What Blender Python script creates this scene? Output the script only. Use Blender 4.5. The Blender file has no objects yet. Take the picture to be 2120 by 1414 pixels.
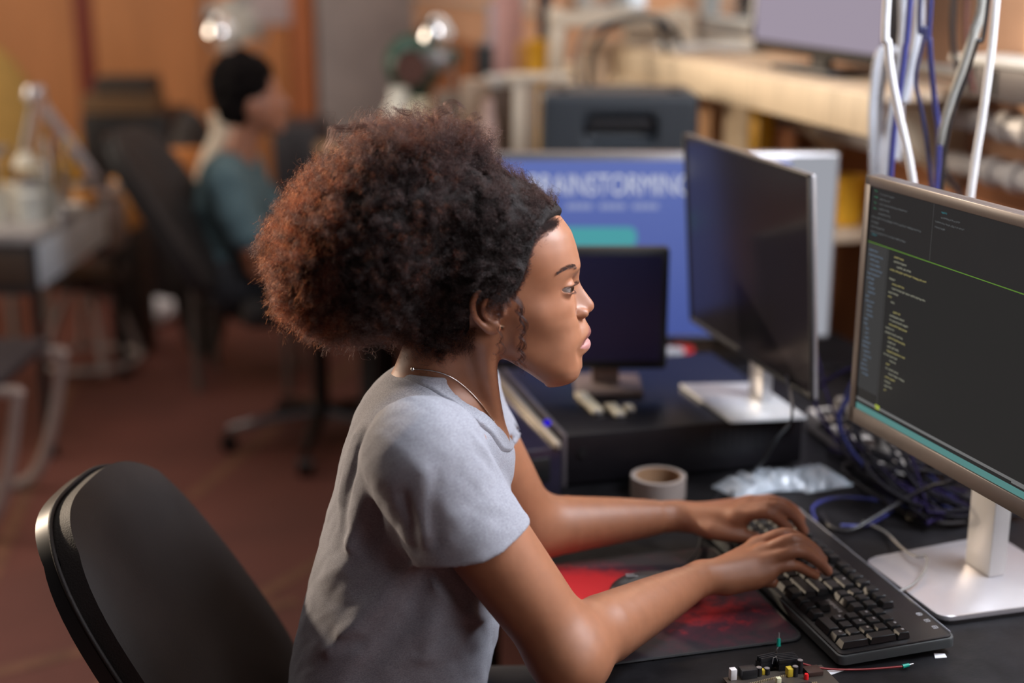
import bpy, bmesh, math, random
import numpy as np
from math import pi, sin, cos, tan, radians, sqrt, atan2, hypot
from mathutils import Vector, Matrix, noise
random.seed(7)
SC = bpy.context.scene
COL = SC.collection

# ------------------------------------------------------------------ camera, sky, sun, lights, exposure
FPX = 2944.4; YAW = radians(15); PIT = radians(15.3); CAMZ = 1.6
cd = bpy.data.cameras.new('camera'); cam = bpy.data.objects.new('camera', cd); COL.objects.link(cam)
cam.location = (0, 0, CAMZ); cam.rotation_euler = (pi/2-PIT, 0, -YAW)
cd.sensor_width = 36; cd.lens = FPX/2120*36; cd.clip_start = .05; cd.clip_end = 60
cd.dof.use_dof = True; cd.dof.focus_distance = 1.705; cd.dof.aperture_fstop = 1.6; cd.dof.aperture_blades = 0
SC.camera = cam
SC.view_settings.view_transform = 'Standard'; SC.view_settings.look = 'None'
SC.view_settings.gamma = 1; SC.view_settings.use_curve_mapping = False
SC.view_settings.exposure = 0.0

def K(x, y, z=0.0):
    """a point given right of / in front of the camera's foot, turned into room coordinates"""
    return Vector((x*cos(YAW)+y*sin(YAW), -x*sin(YAW)+y*cos(YAW), z))

w = bpy.data.worlds.new('world'); SC.world = w; w.use_nodes = True
bg = w.node_tree.nodes['Background']; bg.inputs[0].default_value = (.50, .47, .50, 1); bg.inputs[1].default_value = .045

def lamp(name, kind, loc, target, energy, color, size=1, size_y=None, angle=None):
    l = bpy.data.lights.new(name, kind); l.energy = energy; l.color = color
    if kind == 'AREA':
        l.size = size
        if size_y: l.shape = 'RECTANGLE'; l.size_y = size_y
    if angle is not None: l.angle = angle
    o = bpy.data.objects.new(name, l); COL.objects.link(o); o.location = loc
    o.rotation_euler = (Vector(target)-Vector(loc)).to_track_quat('-Z', 'Y').to_euler()
    return o
# low warm sun through the open side behind her back
lamp('sun', 'SUN', K(-4.4, 5.1, 2.75), K(0, 1.7, 1.0), 3.2, (1.0, .80, .60), angle=radians(2))
# high window beside and in front of her (cool daylight)
lamp('window_light', 'AREA', (1.66, 1.20, 2.22), K(0.1, 1.66, 1.05), 82, (.84, .90, 1.0), .9, .9)
lamp('near_fill_light', 'AREA', (1.66, -.6, 2.3), K(0.1, 1.6, 1.05), 24, (.88, .92, 1.0), 1.0, 1.0)  # added soft fill for surfaces facing the camera, not a source of the room
lamp('side_fill_light', 'AREA', (-3.7, 5.4, 1.9), (1.7, 3.9, 1.1), 125, (1.0, .84, .68), 2.2, 1.5)  # added warm lamp that brightens the right-hand wall, itself unseen
# daylight of the hall from above
lamp('hall_light', 'AREA', K(-1.6, 4.4, 4.6), K(-.6, 6.0, 0), 105, (1.0, .90, .82), 4.0, 4.0)

# ------------------------------------------------------------------ helpers
_mats = {}
def nd(nt, t, **kw):
    n = nt.nodes.new(t)
    for k, v in kw.items():
        if k in n.inputs: n.inputs[k].default_value = v
        else: setattr(n, k, v)
    return n
def mat(name, col, rough=.5, metal=0., var=.08, scale=20., bump=0., bscale=200., emit=None, estr=1., spec=.5,
        sss=0., coat=0., alpha=1., trans=0., detail=4., stretch=None, col2=None, sheen=0., obj=True):
    if name in _mats: return _mats[name]
    m = bpy.data.materials.new(name); m.use_nodes = True; nt = m.node_tree
    b = nt.nodes['Principled BSDF']
    c = (*col, 1.)
    tc = nt.nodes.new('ShaderNodeTexCoord'); src = tc.outputs['Object']
    if stretch:
        mp = nt.nodes.new('ShaderNodeMapping'); mp.inputs['Scale'].default_value = stretch
        nt.links.new(src, mp.inputs[0]); src = mp.outputs[0]
    nz = nd(nt, 'ShaderNodeTexNoise', Scale=scale, Detail=detail, Roughness=.6)
    nt.links.new(src, nz.inputs['Vector'])
    rp = nt.nodes.new('ShaderNodeValToRGB')
    c2 = (*(col2 or col), 1.)
    f1, f2 = (1, 1) if col2 else (1-var, 1+var)
    rp.color_ramp.elements[0].color = tuple(min(1, x*f1) for x in c[:3])+(1,)
    rp.color_ramp.elements[1].color = tuple(min(1, x*f2) for x in c2[:3])+(1,)
    rp.color_ramp.elements[0].position = .32; rp.color_ramp.elements[1].position = .68
    nt.links.new(nz.outputs['Fac'], rp.inputs[0]); nt.links.new(rp.outputs[0], b.inputs['Base Color'])
    b.inputs['Roughness'].default_value = rough; b.inputs['Metallic'].default_value = metal
    b.inputs['Specular IOR Level'].default_value = spec
    if sss:
        b.inputs['Subsurface Weight'].default_value = sss; b.inputs['Subsurface Radius'].default_value = (1., .35, .2)
        b.inputs['Subsurface Scale'].default_value = .006
    if coat: b.inputs['Coat Weight'].default_value = coat
    if sheen: b.inputs['Sheen Weight'].default_value = sheen
    if trans: b.inputs['Transmission Weight'].default_value = trans
    if alpha < 1: b.inputs['Alpha'].default_value = alpha
    if emit:
        b.inputs['Emission Color'].default_value = (*emit, 1); b.inputs['Emission Strength'].default_value = estr
    if bump:
        n2 = nd(nt, 'ShaderNodeTexNoise', Scale=bscale, Detail=3.)
        nt.links.new(src, n2.inputs['Vector'])
        bp = nd(nt, 'ShaderNodeBump', Strength=bump, Distance=.002)
        nt.links.new(n2.outputs['Fac'], bp.inputs['Height']); nt.links.new(bp.outputs[0], b.inputs['Normal'])
    _mats[name] = m
    return m

def empty(name, loc, label, cat, group=None, rz=0., kind=None):
    o = bpy.data.objects.new(name, None); COL.objects.link(o); o.location = loc; o.rotation_euler = (0, 0, rz)
    o.empty_display_size = .05
    if kind: o['kind'] = kind
    if label: o['label'] = label
    if cat: o['category'] = cat
    if group: o['group'] = group
    return o
def tag(o, label, cat, group=None, kind=None):
    if label: o['label'] = label
    if cat: o['category'] = cat
    if group: o['group'] = group
    if kind: o['kind'] = kind
    return o
def link(name, me, m=None, parent=None, smooth=False, label=None):
    if m is not None:
        for mm in (m if isinstance(m, (list, tuple)) else [m]): me.materials.append(mm)
    if smooth and len(me.polygons): me.polygons.foreach_set('use_smooth', [True]*len(me.polygons))
    o = bpy.data.objects.new(name, me); COL.objects.link(o)
    if parent is not None: o.parent = parent
    if label: o['label'] = label
    return o
class MB:
    """collects shapes into one mesh"""
    def __init__(s): s.bm = bmesh.new(); s.M = Matrix.Identity(4)
    def v(s, p): return s.bm.verts.new(s.M @ Vector(p))
    def box(s, a, b, rz=0., bev=0., R=None):
        c = [(a[i]+b[i])/2 for i in range(3)]; d = [abs(b[i]-a[i]) for i in range(3)]
        r = bmesh.ops.create_cube(s.bm, size=1)
        vs = r['verts']
        T = s.M @ Matrix.Translation(c) @ (R if R is not None else Matrix.Rotation(rz, 4, 'Z')) @ Matrix.Diagonal((*d, 1))
        bmesh.ops.transform(s.bm, matrix=T, verts=vs)
        if bev:
            es = list({e for v in vs for e in v.link_edges})
            bmesh.ops.bevel(s.bm, geom=es, offset=min(bev, min(d)*.45), segments=2, profile=.5, affect='EDGES')
        return s
    def prism(s, pts, z0, z1, bev=0., taper=1.):
        cx = sum(p[0] for p in pts)/len(pts); cy = sum(p[1] for p in pts)/len(pts)
        lo = [s.v((x, y, z0)) for x, y in pts]; hi = [s.v((cx+(x-cx)*taper, cy+(y-cy)*taper, z1)) for x, y in pts]
        n = len(pts); fs = []
        fs.append(s.bm.faces.new(lo[::-1])); top = s.bm.faces.new(hi); fs.append(top)
        for i in range(n): fs.append(s.bm.faces.new((lo[i], lo[(i+1) % n], hi[(i+1) % n], hi[i])))
        if bev: bmesh.ops.bevel(s.bm, geom=list(top.edges), offset=bev, segments=2, profile=.5, affect='EDGES')
        return s
    def lathe(s, prof, c=(0, 0, 0), n=32, R=None, close=True):
        T = Matrix.Translation(c) @ (R if R is not None else Matrix.Identity(4))
        rings = []
        for r, z in prof:
            if r < 1e-6: rings.append([s.v(T @ Vector((0, 0, z)))])
            else: rings.append([s.v(T @ Vector((r*cos(2*pi*k/n), r*sin(2*pi*k/n), z))) for k in range(n)])
        for a, b in zip(rings, rings[1:]):
            for k in range(n):
                q = [a[k % len(a)], a[(k+1) % len(a)], b[(k+1) % len(b)], b[k % len(b)]]
                q2 = []
                for x in q:
                    if x not in q2: q2.append(x)
                if len(q2) > 2:
                    try: s.bm.faces.new(q2)
                    except ValueError: pass
        return s
    def cyl(s, a, b, r, r2=None, n=16):
        a = Vector(a); b = Vector(b); d = b-a; L = d.length
        R = d.to_track_quat('Z', 'Y').to_matrix().to_4x4()
        r2 = r if r2 is None else r2
        return s.lathe([(0, 0), (r, 0), (r2, L), (0, L)], a, n, R)
    def tube(s, pts, r, n=8, closed=False):
        pts = [Vector(p) for p in pts]; N = len(pts); rings = []; up = None
        for i, p in enumerate(pts):
            if closed: t = pts[(i+1) % N]-pts[i-1]
            else: t = pts[min(i+1, N-1)]-pts[max(i-1, 0)]
            t.normalize()
            if up is None: up = t.orthogonal().normalized()
            up = (up-t*up.dot(t))
            up = up.normalized() if up.length > 1e-6 else t.orthogonal().normalized()
            w_ = t.cross(up); rr = r[i] if isinstance(r, (list, tuple)) else r
            rings.append([s.v(p+up*rr*cos(2*pi*k/n)+w_*rr*sin(2*pi*k/n)) for k in range(n)])
        for i in range(N if closed else N-1):
            a = rings[i]; b = rings[(i+1) % N]
            for k in range(n): s.bm.faces.new((a[k], a[(k+1) % n], b[(k+1) % n], b[k]))
        if not closed:
            s.bm.faces.new(rings[0][::-1]); s.bm.faces.new(rings[-1])
        return s
    def build(s, name, m=None, parent=None, smooth=None, label=None):
        me = bpy.data.meshes.new(name); bmesh.ops.recalc_face_normals(s.bm, faces=s.bm.faces); s.bm.to_mesh(me); s.bm.free()
        o = link(name, me, m, parent, False, label)
        if smooth is not False:
            me.polygons.foreach_set('use_smooth', [True]*len(me.polygons))
            me.set_sharp_from_angle(angle=radians(smooth or 35))
        return o
def spline(pts, n=10, closed=False):
    """Catmull-Rom through the points"""
    P = [Vector(p) for p in pts]; out = []; N = len(P)
    for i in range(N if closed else N-1):
        g = lambda j: P[j % N] if closed else P[max(0, min(N-1, j))]
        p0, p1, p2, p3 = g(i-1), g(i), g(i+1), g(i+2)
        for k in range(n):
            t = k/n
            out.append(.5*((2*p1)+(p2-p0)*t+(2*p0-5*p1+4*p2-p3)*t*t+(3*p1-p0-3*p2+p3)*t**3))
    if not closed: out.append(P[-1])
    return out
def rrect(x0, y0, x1, y1, r, n=5):
    o = []
    for cx, cy, a in ((x1-r, y1-r, 0), (x0+r, y1-r, 90), (x0+r, y0+r, 180), (x1-r, y0+r, 270)):
        for k in range(n+1):
            t = radians(a+90*k/n); o.append((cx+r*cos(t), cy+r*sin(t)))
    return o
def hair_obj(name, strands, radii, m, parent=None, tip=.3):
    """strands: list of (n,3) arrays -> hair curves"""
    hc = bpy.data.hair_curves.new(name); hc.add_curves([len(s_) for s_ in strands])
    P = np.concatenate(strands).astype(np.float32)
    hc.points.foreach_set('position', P.ravel())
    R = np.concatenate([r*(1-(1-tip)*np.linspace(0, 1, len(s_))**1.5) for s_, r in zip(strands, radii)]).astype(np.float32)
    at = hc.attributes.get('radius') or hc.attributes.new('radius', 'FLOAT', 'POINT')
    at.data.foreach_set('value', R)
    hc.materials.append(m)
    o = bpy.data.objects.new(name, hc); COL.objects.link(o)
    if parent is not None: o.parent = parent
    return o

# back-projection: where the line of sight of a photograph pixel meets a depth or a height (camera frame x right, y ahead, z up)
def KP(px, py, y):
    a = (px-1060)/FPX; b = (707-py)/FPX
    f = cos(PIT)+b*sin(PIT); u = -sin(PIT)+b*cos(PIT)
    return np.array([a*y/f, y, CAMZ+u*y/f])
def KZ(px, py, z):
    a = (px-1060)/FPX; b = (707-py)/FPX
    f = cos(PIT)+b*sin(PIT); u = -sin(PIT)+b*cos(PIT); t = (z-CAMZ)/u
    return np.array([a*t, f*t, z])
def WP(px, py, y): return K(*KP(px, py, y))
def WZ(px, py, z): return K(*KZ(px, py, z))

# ------------------------------------------------------------------ signed distance solids -> one continuous mesh (surface nets)
def n3(P, s, seed=0.):
    """cheap smooth pseudo noise"""
    x, y, z = (P[..., 0]*s+seed, P[..., 1]*s+seed*1.7, P[..., 2]*s-seed)
    return (np.sin(x+1.3*np.sin(y*1.1+z*.7))+np.sin(y*1.3+1.7*np.sin(z*1.2-x*.6))+np.sin(z*1.1+1.5*np.sin(x*.9+y*.8)))/3
def d_cone(P, a, b, ra, rb):
    a = np.asarray(a, float); b = np.asarray(b, float); d = b-a; L2 = max(d@d, 1e-12)
    t = np.clip(((P-a)@d)/L2, 0, 1)
    return np.linalg.norm(P-a-t[..., None]*d, axis=-1)-(ra+(rb-ra)*t)
def d_ell(P, c, r, R=None):
    q = P-np.asarray(c, float)
    if R is not None: q = q@R
    r = np.asarray(r, float)
    k0 = np.linalg.norm(q/r, axis=-1); k1 = np.linalg.norm(q/(r*r), axis=-1)
    return k0*(k0-1)/np.maximum(k1, 1e-9)
def rotm(rx=0, ry=0, rz=0):
    from mathutils import Euler
    return np.array(Euler((rx, ry, rz)).to_matrix())
def smin(a, b, k):
    if k <= 0: return np.minimum(a, b)
    h = np.maximum(k-np.abs(a-b), 0)/k
    return np.minimum(a, b)-h*h*k*.25
class Solid:
    def __init__(s): s.p = []
    def add(s, f, lo, hi, k=.01, op='u'): s.p.append((f, np.asarray(lo, float), np.asarray(hi, float), k, op)); return s
    def cone(s, a, b, ra, rb=None, k=.01, op='u'):
        rb = ra if rb is None else rb; a = np.asarray(a, float); b = np.asarray(b, float); r = max(ra, rb)
        return s.add(lambda P: d_cone(P, a, b, ra, rb), np.minimum(a, b)-r, np.maximum(a, b)+r, k, op)
    def chain(s, pts, rad, k=.01, op='u', sub=4):
        q = spline([(*p, ) for p in pts], sub); t = np.linspace(0, len(rad)-1, len(q)); rr = np.interp(t, range(len(rad)), rad)
        A = [np.array(v) for v in q]
        def f(P):
            d = d_cone(P, A[0], A[1], rr[0], rr[1])
            for i in range(1, len(A)-1): d = np.minimum(d, d_cone(P, A[i], A[i+1], rr[i], rr[i+1]))
            return d
        m = max(rad); A_ = np.array(A)
        return s.add(f, A_.min(0)-m, A_.max(0)+m, k, op)
    def ell(s, c, r, k=.01, op='u', R=None):
        m = max(r); c = np.asarray(c, float)
        return s.add(lambda P: d_ell(P, c, r, R), c-m, c+m, k, op)
    def eval(s, P, cen=None, half=0.):
        """P (M,n,3) samples in blocks; cen (M,3) block centres"""
        D = np.full(P.shape[:-1], 1e3)
        for f, lo, hi, k, op in s.p:
            if op == 'd':
                m = np.all((cen > lo-half) & (cen < hi+half), axis=1)
                if m.any(): D[m] += f(P[m])
                continue
            m = np.all((cen > lo-half-k-.03) & (cen < hi+half+k+.03), axis=1) if cen is not None else slice(None)
            if cen is not None and not m.any(): continue
            v = f(P[m])
            if op == 'u': D[m] = smin(D[m], v, k)
            elif op == 's': D[m] = -smin(-D[m], v, k)
            elif op == 'i': D[m] = -smin(-D[m], -v, k)
        return D
    def mesh(s, name, lo, hi, h, relax=1):
        lo = np.asarray(lo, float); hi = np.asarray(hi, float); B = 8; bs = B*h
        n = np.ceil((hi-lo)/bs).astype(int)
        I = np.stack(np.meshgrid(*[np.arange(x) for x in n], indexing='ij'), -1).reshape(-1, 3)
        cen = lo+(I+.5)*bs
        d = s.eval(cen[:, None, :], cen, bs)[:, 0]
        I = I[np.abs(d) < bs*1.5]; cen = lo+(I+.5)*bs
        g = np.stack(np.meshgrid(*[np.arange(B+1)]*3, indexing='ij'), -1).reshape(-1, 3)
        D = np.empty((len(I), (B+1)**3), np.float32)
        for c0 in range(0, len(I), 1500):
            sl = slice(c0, c0+1500)
            P = lo+((I[sl, None, :]*B+g[None])*h)
            D[sl] = s.eval(P, cen[sl], bs/2)
        D = D.reshape(-1, B+1, B+1, B+1)
        ins = D < 0
        mixed = ins.any((1, 2, 3)) & ~ins.all((1, 2, 3))
        I = I[mixed]; D = D[mixed]; ins = ins[mixed]
        N = n*B+3
        cid = lambda q: ((q[..., 0]+1)*N[1]+(q[..., 1]+1))*N[2]+(q[..., 2]+1)
        cnt = np.zeros(D.shape[:1]+(B, B, B), np.float32); acc = np.zeros(cnt.shape+(3,), np.float32)
        cor = [(i, j, k) for i in (0, 1) for j in (0, 1) for k in (0, 1)]
        for a in cor:
            for ax in range(3):
                if a[ax]: continue
                b = list(a); b[ax] = 1
                A = D[:, a[0]:a[0]+B, a[1]:a[1]+B, a[2]:a[2]+B]; Bv = D[:, b[0]:b[0]+B, b[1]:b[1]+B, b[2]:b[2]+B]
                x = (A < 0) != (Bv < 0)
                t = np.where(x, A/np.where(x, A-Bv, 1), 0)
                for c in range(3):
                    acc[..., c] += np.where(x, a[c]+(t if c == ax else 0), 0)
                cnt += x
        has = cnt > 0
        bi, ci, cj, ck = np.nonzero(has)
        cell = I[bi]*B+np.stack([ci, cj, ck], -1)
        V = lo+(cell+acc[has]/cnt[has][:, None])*h
        ids = cid(cell); order = np.argsort(ids); sid = ids[order]
        quads = []
        gi = np.arange(B)
        for ax in range(3):
            o = [0, 0, 0]; o[ax] = 1
            A = ins[:, :B, :B, :B]; Bv = ins[:, o[0]:o[0]+B, o[1]:o[1]+B, o[2]:o[2]+B]
            bi, ci, cj, ck = np.nonzero(A != Bv)
            cell = I[bi]*B+np.stack([ci, cj, ck], -1)
            flip = A[bi, ci, cj, ck]
            u = np.zeros(3, int); v = np.zeros(3, int); u[(ax+1) % 3] = 1; v[(ax+2) % 3] = 1
            q = np.stack([cid(cell-u-v), cid(cell-v), cid(cell), cid(cell-u)], -1)
            pos = np.searchsorted(sid, q); pos = np.clip(pos, 0, len(sid)-1)
            ok = (sid[pos] == q).all(-1)
            Q = order[pos][ok]; fl = flip[ok]
            Q[~fl] = Q[~fl][:, ::-1]
            quads.append(Q)
        Q = np.concatenate(quads)
        for _ in range(relax):
            S = np.zeros_like(V); c = np.zeros(len(V))
            for e in range(4):
                a, b = Q[:, e], Q[:, (e+1) % 4]
                for k3 in range(3):
                    S[:, k3] += np.bincount(a, V[b, k3], len(V))+np.bincount(b, V[a, k3], len(V))
                c += np.bincount(a, minlength=len(V))+np.bincount(b, minlength=len(V))
            V = V*.5+.5*S/np.maximum(c, 1)[:, None]
        me = bpy.data.meshes.new(name)
        me.vertices.add(len(V)); me.vertices.foreach_set('co', V.astype(np.float32).ravel())
        me.loops.add(Q.size); me.loops.foreach_set('vertex_index', Q.astype(np.int32).ravel())
        me.polygons.add(len(Q)); me.polygons.foreach_set('loop_start', np.arange(0, Q.size, 4, dtype=np.int32))
        me.update(calc_edges=True)
        me.polygons.foreach_set('use_smooth', np.ones(len(Q), bool))
        return me
# ================================================================== THE ROOM
M_floor = mat('oxide_floor', (.115, .034, .024), .62, scale=1.6, var=.22, bump=.15, bscale=60, detail=8)
mb = MB(); mb.box((-7, -1.5, -.1), (1.9, 9.2, 0)); o = mb.build('floor', M_floor, None, False); tag(o, 'dark red oxide floor', None, kind='structure')
M_line = mat('floor_paint', (.15, .062, .034), .6, var=.3, scale=14)
for a, b in (((0, 1150), (110, 885)), ((300, 1370), (700, 1140)), ((480, 960), (650, 820)), ((0, 1390), (210, 1340))):
    p = WZ(*a, 0); q = WZ(*b, 0); d = (q-p).normalized(); s = Vector((-d.y, d.x, 0))*.022; p -= d*.3; q += d*.5
    m_ = MB(); m_.prism([(v.x, v.y) for v in (p-s, q-s, q+s, p+s)], 0, .0015); m_.build('painted_line', M_line, o, False)
M_wall = mat('orange_wall_paint', (.36, .135, .05), .7, scale=3, var=.12)
M_wall2 = mat('peach_wall_paint', (.72, .42, .26), .75, scale=4, var=.10)
M_frame = mat('window_frame_white', (.62, .62, .60), .5)
M_glass = mat('window_glass', (.9, .95, 1), .04, spec=.5, trans=1.)
M_red = mat('dark_red_trim', (.20, .035, .02), .6)
# right-hand wall with its row of windows (sill at 1.36 m)
XW = 1.75
wins = [(-1.1, -.1), (.72, 1.66), (1.9, 2.45), (3.55, 4.42), (4.75, 5.75), (6.2, 7.0)]
mb = MB(); y0 = -1.5
mb.box((XW, -1.5, 0), (XW+.2, 9.2, 1.36)); mb.box((XW, -1.5, 2.6), (XW+.2, 9.2, 3.4))
wr = mb.build('wall_right', M_wall2, None, False); wr['kind'] = 'structure'
for a, b in [(-1.5, -1.1), (-.1, .72), (1.66, 1.9), (2.45, 3.55), (4.42, 4.75), (5.75, 6.2), (7.0, 9.2)]:
    MB().box((XW, a, 1.36), (XW+.2, b, 2.6)).build('pier', M_wall2, wr, False)
mb = MB(); mb.box((XW-.004, -1.5, 0), (XW, 9.2, 1.15)); mb.build('painted_dado', M_wall, wr, False)
for i, (a, b) in enumerate(wins):
    m_ = MB(); t = .045
    for (u0, v0, u1, v1) in ((a, 1.36, b, 1.36+t), (a, 2.6-t, b, 2.6), (a, 1.36, a+t, 2.6), (b-t, 1.36, b, 2.6), ((a+b)/2-t/2, 1.36, (a+b)/2+t/2, 2.6)):
        m_.box((XW+.06, u0, v0), (XW+.12, u1, v1), bev=.004)
    wo = m_.build('window_%d' % (i+1), M_frame, None); wo['kind'] = 'structure'
    MB().box((XW+.086, a+t, 1.36+t), (XW+.092, b-t, 2.6-t)).build('pane', M_glass, wo, False)
for a, b in wins[2:]:
    lamp('daylight', 'AREA', (XW+.19, (a+b)/2, 1.98), (0, (a+b)/2, 1.6), 3.14*(b-a)*1.2*1.5, (.90, .95, 1.0), b-a, 1.2)
mb = MB(); mb.box((XW-.02, -1.5, 1.335), (XW+.06, 9.2, 1.36), bev=.006); so = mb.build('trim_1', mat('sill_paint', (.62, .58, .52), .45), None); so['kind'] = 'structure'
# back wall: orange cupboard fronts and a grey bay
YB = 9.0
mb = MB(); mb.box((-7, YB, 0), (XW+.2, YB+.2, 3.4)); wb = mb.build('wall_back', M_wall, None, False); wb['kind'] = 'structure'
def wx(px): # where a pixel column meets the back wall
    a = (px-1060)/FPX; f = cos(PIT)+.2*sin(PIT); d = K(a, f); return d.x*YB/d.y
M_door = mat('orange_cupboard_door', (.56, .24, .09), .55, scale=5, var=.10, stretch=(1, 1, .2))
xs = [-3.2, -2.5, -1.75, wx(-140), wx(165), wx(425), wx(600)]
for a, b in zip(xs, xs[1:]):
    MB().box((a+.01, YB-.03, .05), (b-.01, YB, 2.6), bev=.006).build('panel', M_door, wb)
for p_ in (wx(178),):
    MB().box((p_-.05, YB-.05, 0), (p_+.05, YB-.028, 2.6), bev=.005).build('strip', M_red, wb)
MB().box((wx(604), YB-.07, 0), (wx(648), YB, 3.2), bev=.01).build('post', mat('bright_orange_post', (.48, .16, .06), .6), wb)
MB().box((wx(655), YB-.12, 0), (wx(868), YB, 3.2), bev=.01).build('grey_bay', mat('grey_plaster', (.34, .31, .31), .8, scale=3, var=.14), wb)
# ================================================================== DESKS
M_desk = mat('black_worn_laminate', (.008, .0075, .0085), .33, scale=18, var=.5, bump=.12, bscale=90, detail=8, spec=.14)
nt = M_desk.node_tree; b = nt.nodes['Principled BSDF']
tc = nt.nodes.new('ShaderNodeTexCoord'); mp = nt.nodes.new('ShaderNodeMapping'); mp.inputs['Scale'].default_value = (6, 90, 1); mp.inputs['Rotation'].default_value = (0, 0, .5)
nz = nd(nt, 'ShaderNodeTexNoise', Scale=14., Detail=8.); mr = nt.nodes.new('ShaderNodeMapRange')
nt.links.new(tc.outputs['Object'], mp.inputs[0]); nt.links.new(mp.outputs[0], nz.inputs['Vector']); nt.links.new(nz.outputs['Fac'], mr.inputs['Value'])
mr.inputs['To Min'].default_value = .32; mr.inputs['To Max'].default_value = .65; nt.links.new(mr.outputs[0], b.inputs['Roughness'])
M_blackmetal = mat('black_metal', (.014, .014, .015), .4, metal=.4)
M_black = mat('black_plastic', (.010, .009, .010), .45, bump=.08, bscale=900)
M_silver_p = mat('silver_plastic', (.42, .41, .42), .32, metal=.75, var=.03)
def desk(name, x0, y0, x1, y1, z, label, m, legm, th=.03):
    d = empty(name, ((x0+x1)/2, (y0+y1)/2, 0), label, 'desk'); L = d.location
    q = lambda a: (a[0]-L.x, a[1]-L.y, a[2])
    MB().box(q((x0, y0, z-th)), q((x1, y1, z)), bev=.003).build('tabletop', m, d)
    for sx in (x0+.05, x1-.05):
        for sy in (y0+.05, y1-.05):
            MB().box(q((sx-.02, sy-.02, 0)), q((sx+.02, sy+.02, z-th)), bev=.003).build('leg', legm, d)
    MB().box(q((x1-.06, y0+.08, .35)), q((x1-.04, y1-.08, z-th)), bev=.002).build('modesty_panel', legm, d)
    return d
desk('computer_desk', .475, .95, 1.40, 2.62, .75, 'black scratched desk under the keyboard and the red mouse pad', M_desk, M_blackmetal)
desk('computer_desk', .62, 2.64, 1.55, 4.05, .75, 'black desk carrying the blue screen and the big dark equipment case', M_desk, M_blackmetal)
desk('workbench', .80, 4.10, 1.60, 6.4, .78, 'far wooden workbench under the windows with machines on it', mat('bench_wood', (.30, .20, .12), .6, stretch=(1, 8, 1), scale=6, var=.2), mat('bench_leg', (.2, .18, .16), .6), .05)
# ================================================================== SCREENS
def monitor(cat_label, w, h, th, bez, chin, mbody, mscreen, neck, label, loc, yaw, tilt, desk_z, base, mbez=None):
    """yaw: direction of the screen's normal (0 = faces -x); root on the table"""
    r = empty('monitor', (*loc[:2], desk_z), label, 'monitor', rz=yaw)
    tl = Matrix.Rotation(tilt, 4, 'Y')
    zc = loc[2]-desk_z
    b = MB(); b.M = Matrix.Translation((0, 0, zc)) @ tl
    b.box((0, -w/2, -h/2), (th, w/2, h/2), bev=.006)
    b.box((th, -w*.32, -h*.3), (th+.025, w*.32, h*.3), bev=.012)
    casing = b.build('casing', mbody, r)
    b = MB(); b.M = Matrix.Translation((0, 0, zc)) @ tl
    for a_, c_ in (((-.004, -w/2, h/2-bez), (.002, w/2, h/2)), ((-.004, -w/2, -h/2), (.002, w/2, -h/2+chin)), ((-.004, -w/2, -h/2), (.002, -w/2+bez, h/2)), ((-.004, w/2-bez, -h/2), (.002, w/2, h/2))):
        b.box(a_, c_, bev=.0015)
    b.build('bezel', mbez or mbody, r)
    b = MB(); b.M = Matrix.Translation((0, 0, zc)) @ tl
    b.box((-.0012, -w/2+bez, -h/2+chin), (.001, w/2-bez, h/2-bez)); sc = b.build('screen', mscreen, r, False)
    return r, (Matrix.Translation((0, 0, zc)) @ tl), (w-2*bez, h-bez-chin)
M_scr = mat('lit_screen_dark', (.004, .004, .005), .22, emit=(.021, .0205, .020), estr=1.0, var=.02, spec=.04)
M_bezgrey = mat('pewter_bezel', (.115, .10, .095), .36, metal=.4, var=.04)
r, TM, (sw, sh) = monitor('m', .400, .350, .022, .0145, .0225, M_bezgrey, M_scr, None, 'grey square monitor in front of her showing lines of code', (.972, 1.5275, .968+.168), 0.057, -.024+.03, .75, None)
# what the screen shows, as thin glowing strokes on the pane  (u: far side -> near side, v: top -> bottom)
def glow(name, c, s):
    m = mat(name, (.006, .006, .006), .5, emit=c, estr=s, spec=.05); m.node_tree.nodes['Principled BSDF'].inputs['IOR'].default_value = 1.12
    return m
M_scr.node_tree.nodes['Principled BSDF'].inputs['IOR'].default_value = 1.2
def strokes(name, rects, m, parent, TM, sw, sh, cz=0.):
    b = MB(); b.M = TM
    for u, v, du, dv in rects:
        y1 = sw/2-u*sw; z1 = sh/2-v*sh+cz; x = -.00145
        q = [b.v(p) for p in ((x, y1, z1), (x, y1-du*sw, z1), (x, y1-du*sw, z1-dv*sh), (x, y1, z1-dv*sh))]; b.bm.faces.new(q)
    o = b.build(name, m, parent, False); return o
rg = random.Random(3)
cz = (.0225-.0145)/2
def words(u, v, n, lo=.006, hi=.02, gap=.005, dv=.0075, umax=1.):
    o = []
    for _ in range(n):
        L = rg.uniform(lo, hi)
        if u+L > umax: break
        k = 0
        while k < L:      # letters
            o.append((u+k, v+rg.choice((0, .0015)), .0034, dv-rg.choice((0, .002)))); k += .0048
        u += L+gap
    return o
strokes('code_panel', [(.0, .245, .13, .655)], glow('p1', (.040, .040, .041), 1), r, TM, sw, sh, cz)
strokes('code_panel', [(.0, .0, 1, .235)], glow('p2', (.020, .019, .020), 1), r, TM, sw, sh, cz)
W = []; 
for i in range(9):
    v = .02+i*.021
    W += words(.055 if i < 5 else .012, v, (4, 3, 5, 2, 3, 9, 2, 3, 9)[i], .01, .04, umax=.36)
for i in range(3): W += words(.40 if i else .43, .045+i*.022, (3, 6, 2)[i], .012, .04, umax=.8)
strokes('code_text', W, glow('t1', (.20, .22, .23), 1), r, TM, sw, sh, cz)['kind'] = 'stuff'
W = [x for i in range(4) for x in words(.02, .012+i*.025, 1, .015, .022)]; strokes('code_text', W, glow('t2', (.07, .42, .22), 1), r, TM, sw, sh, cz)['kind'] = 'stuff'
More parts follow.
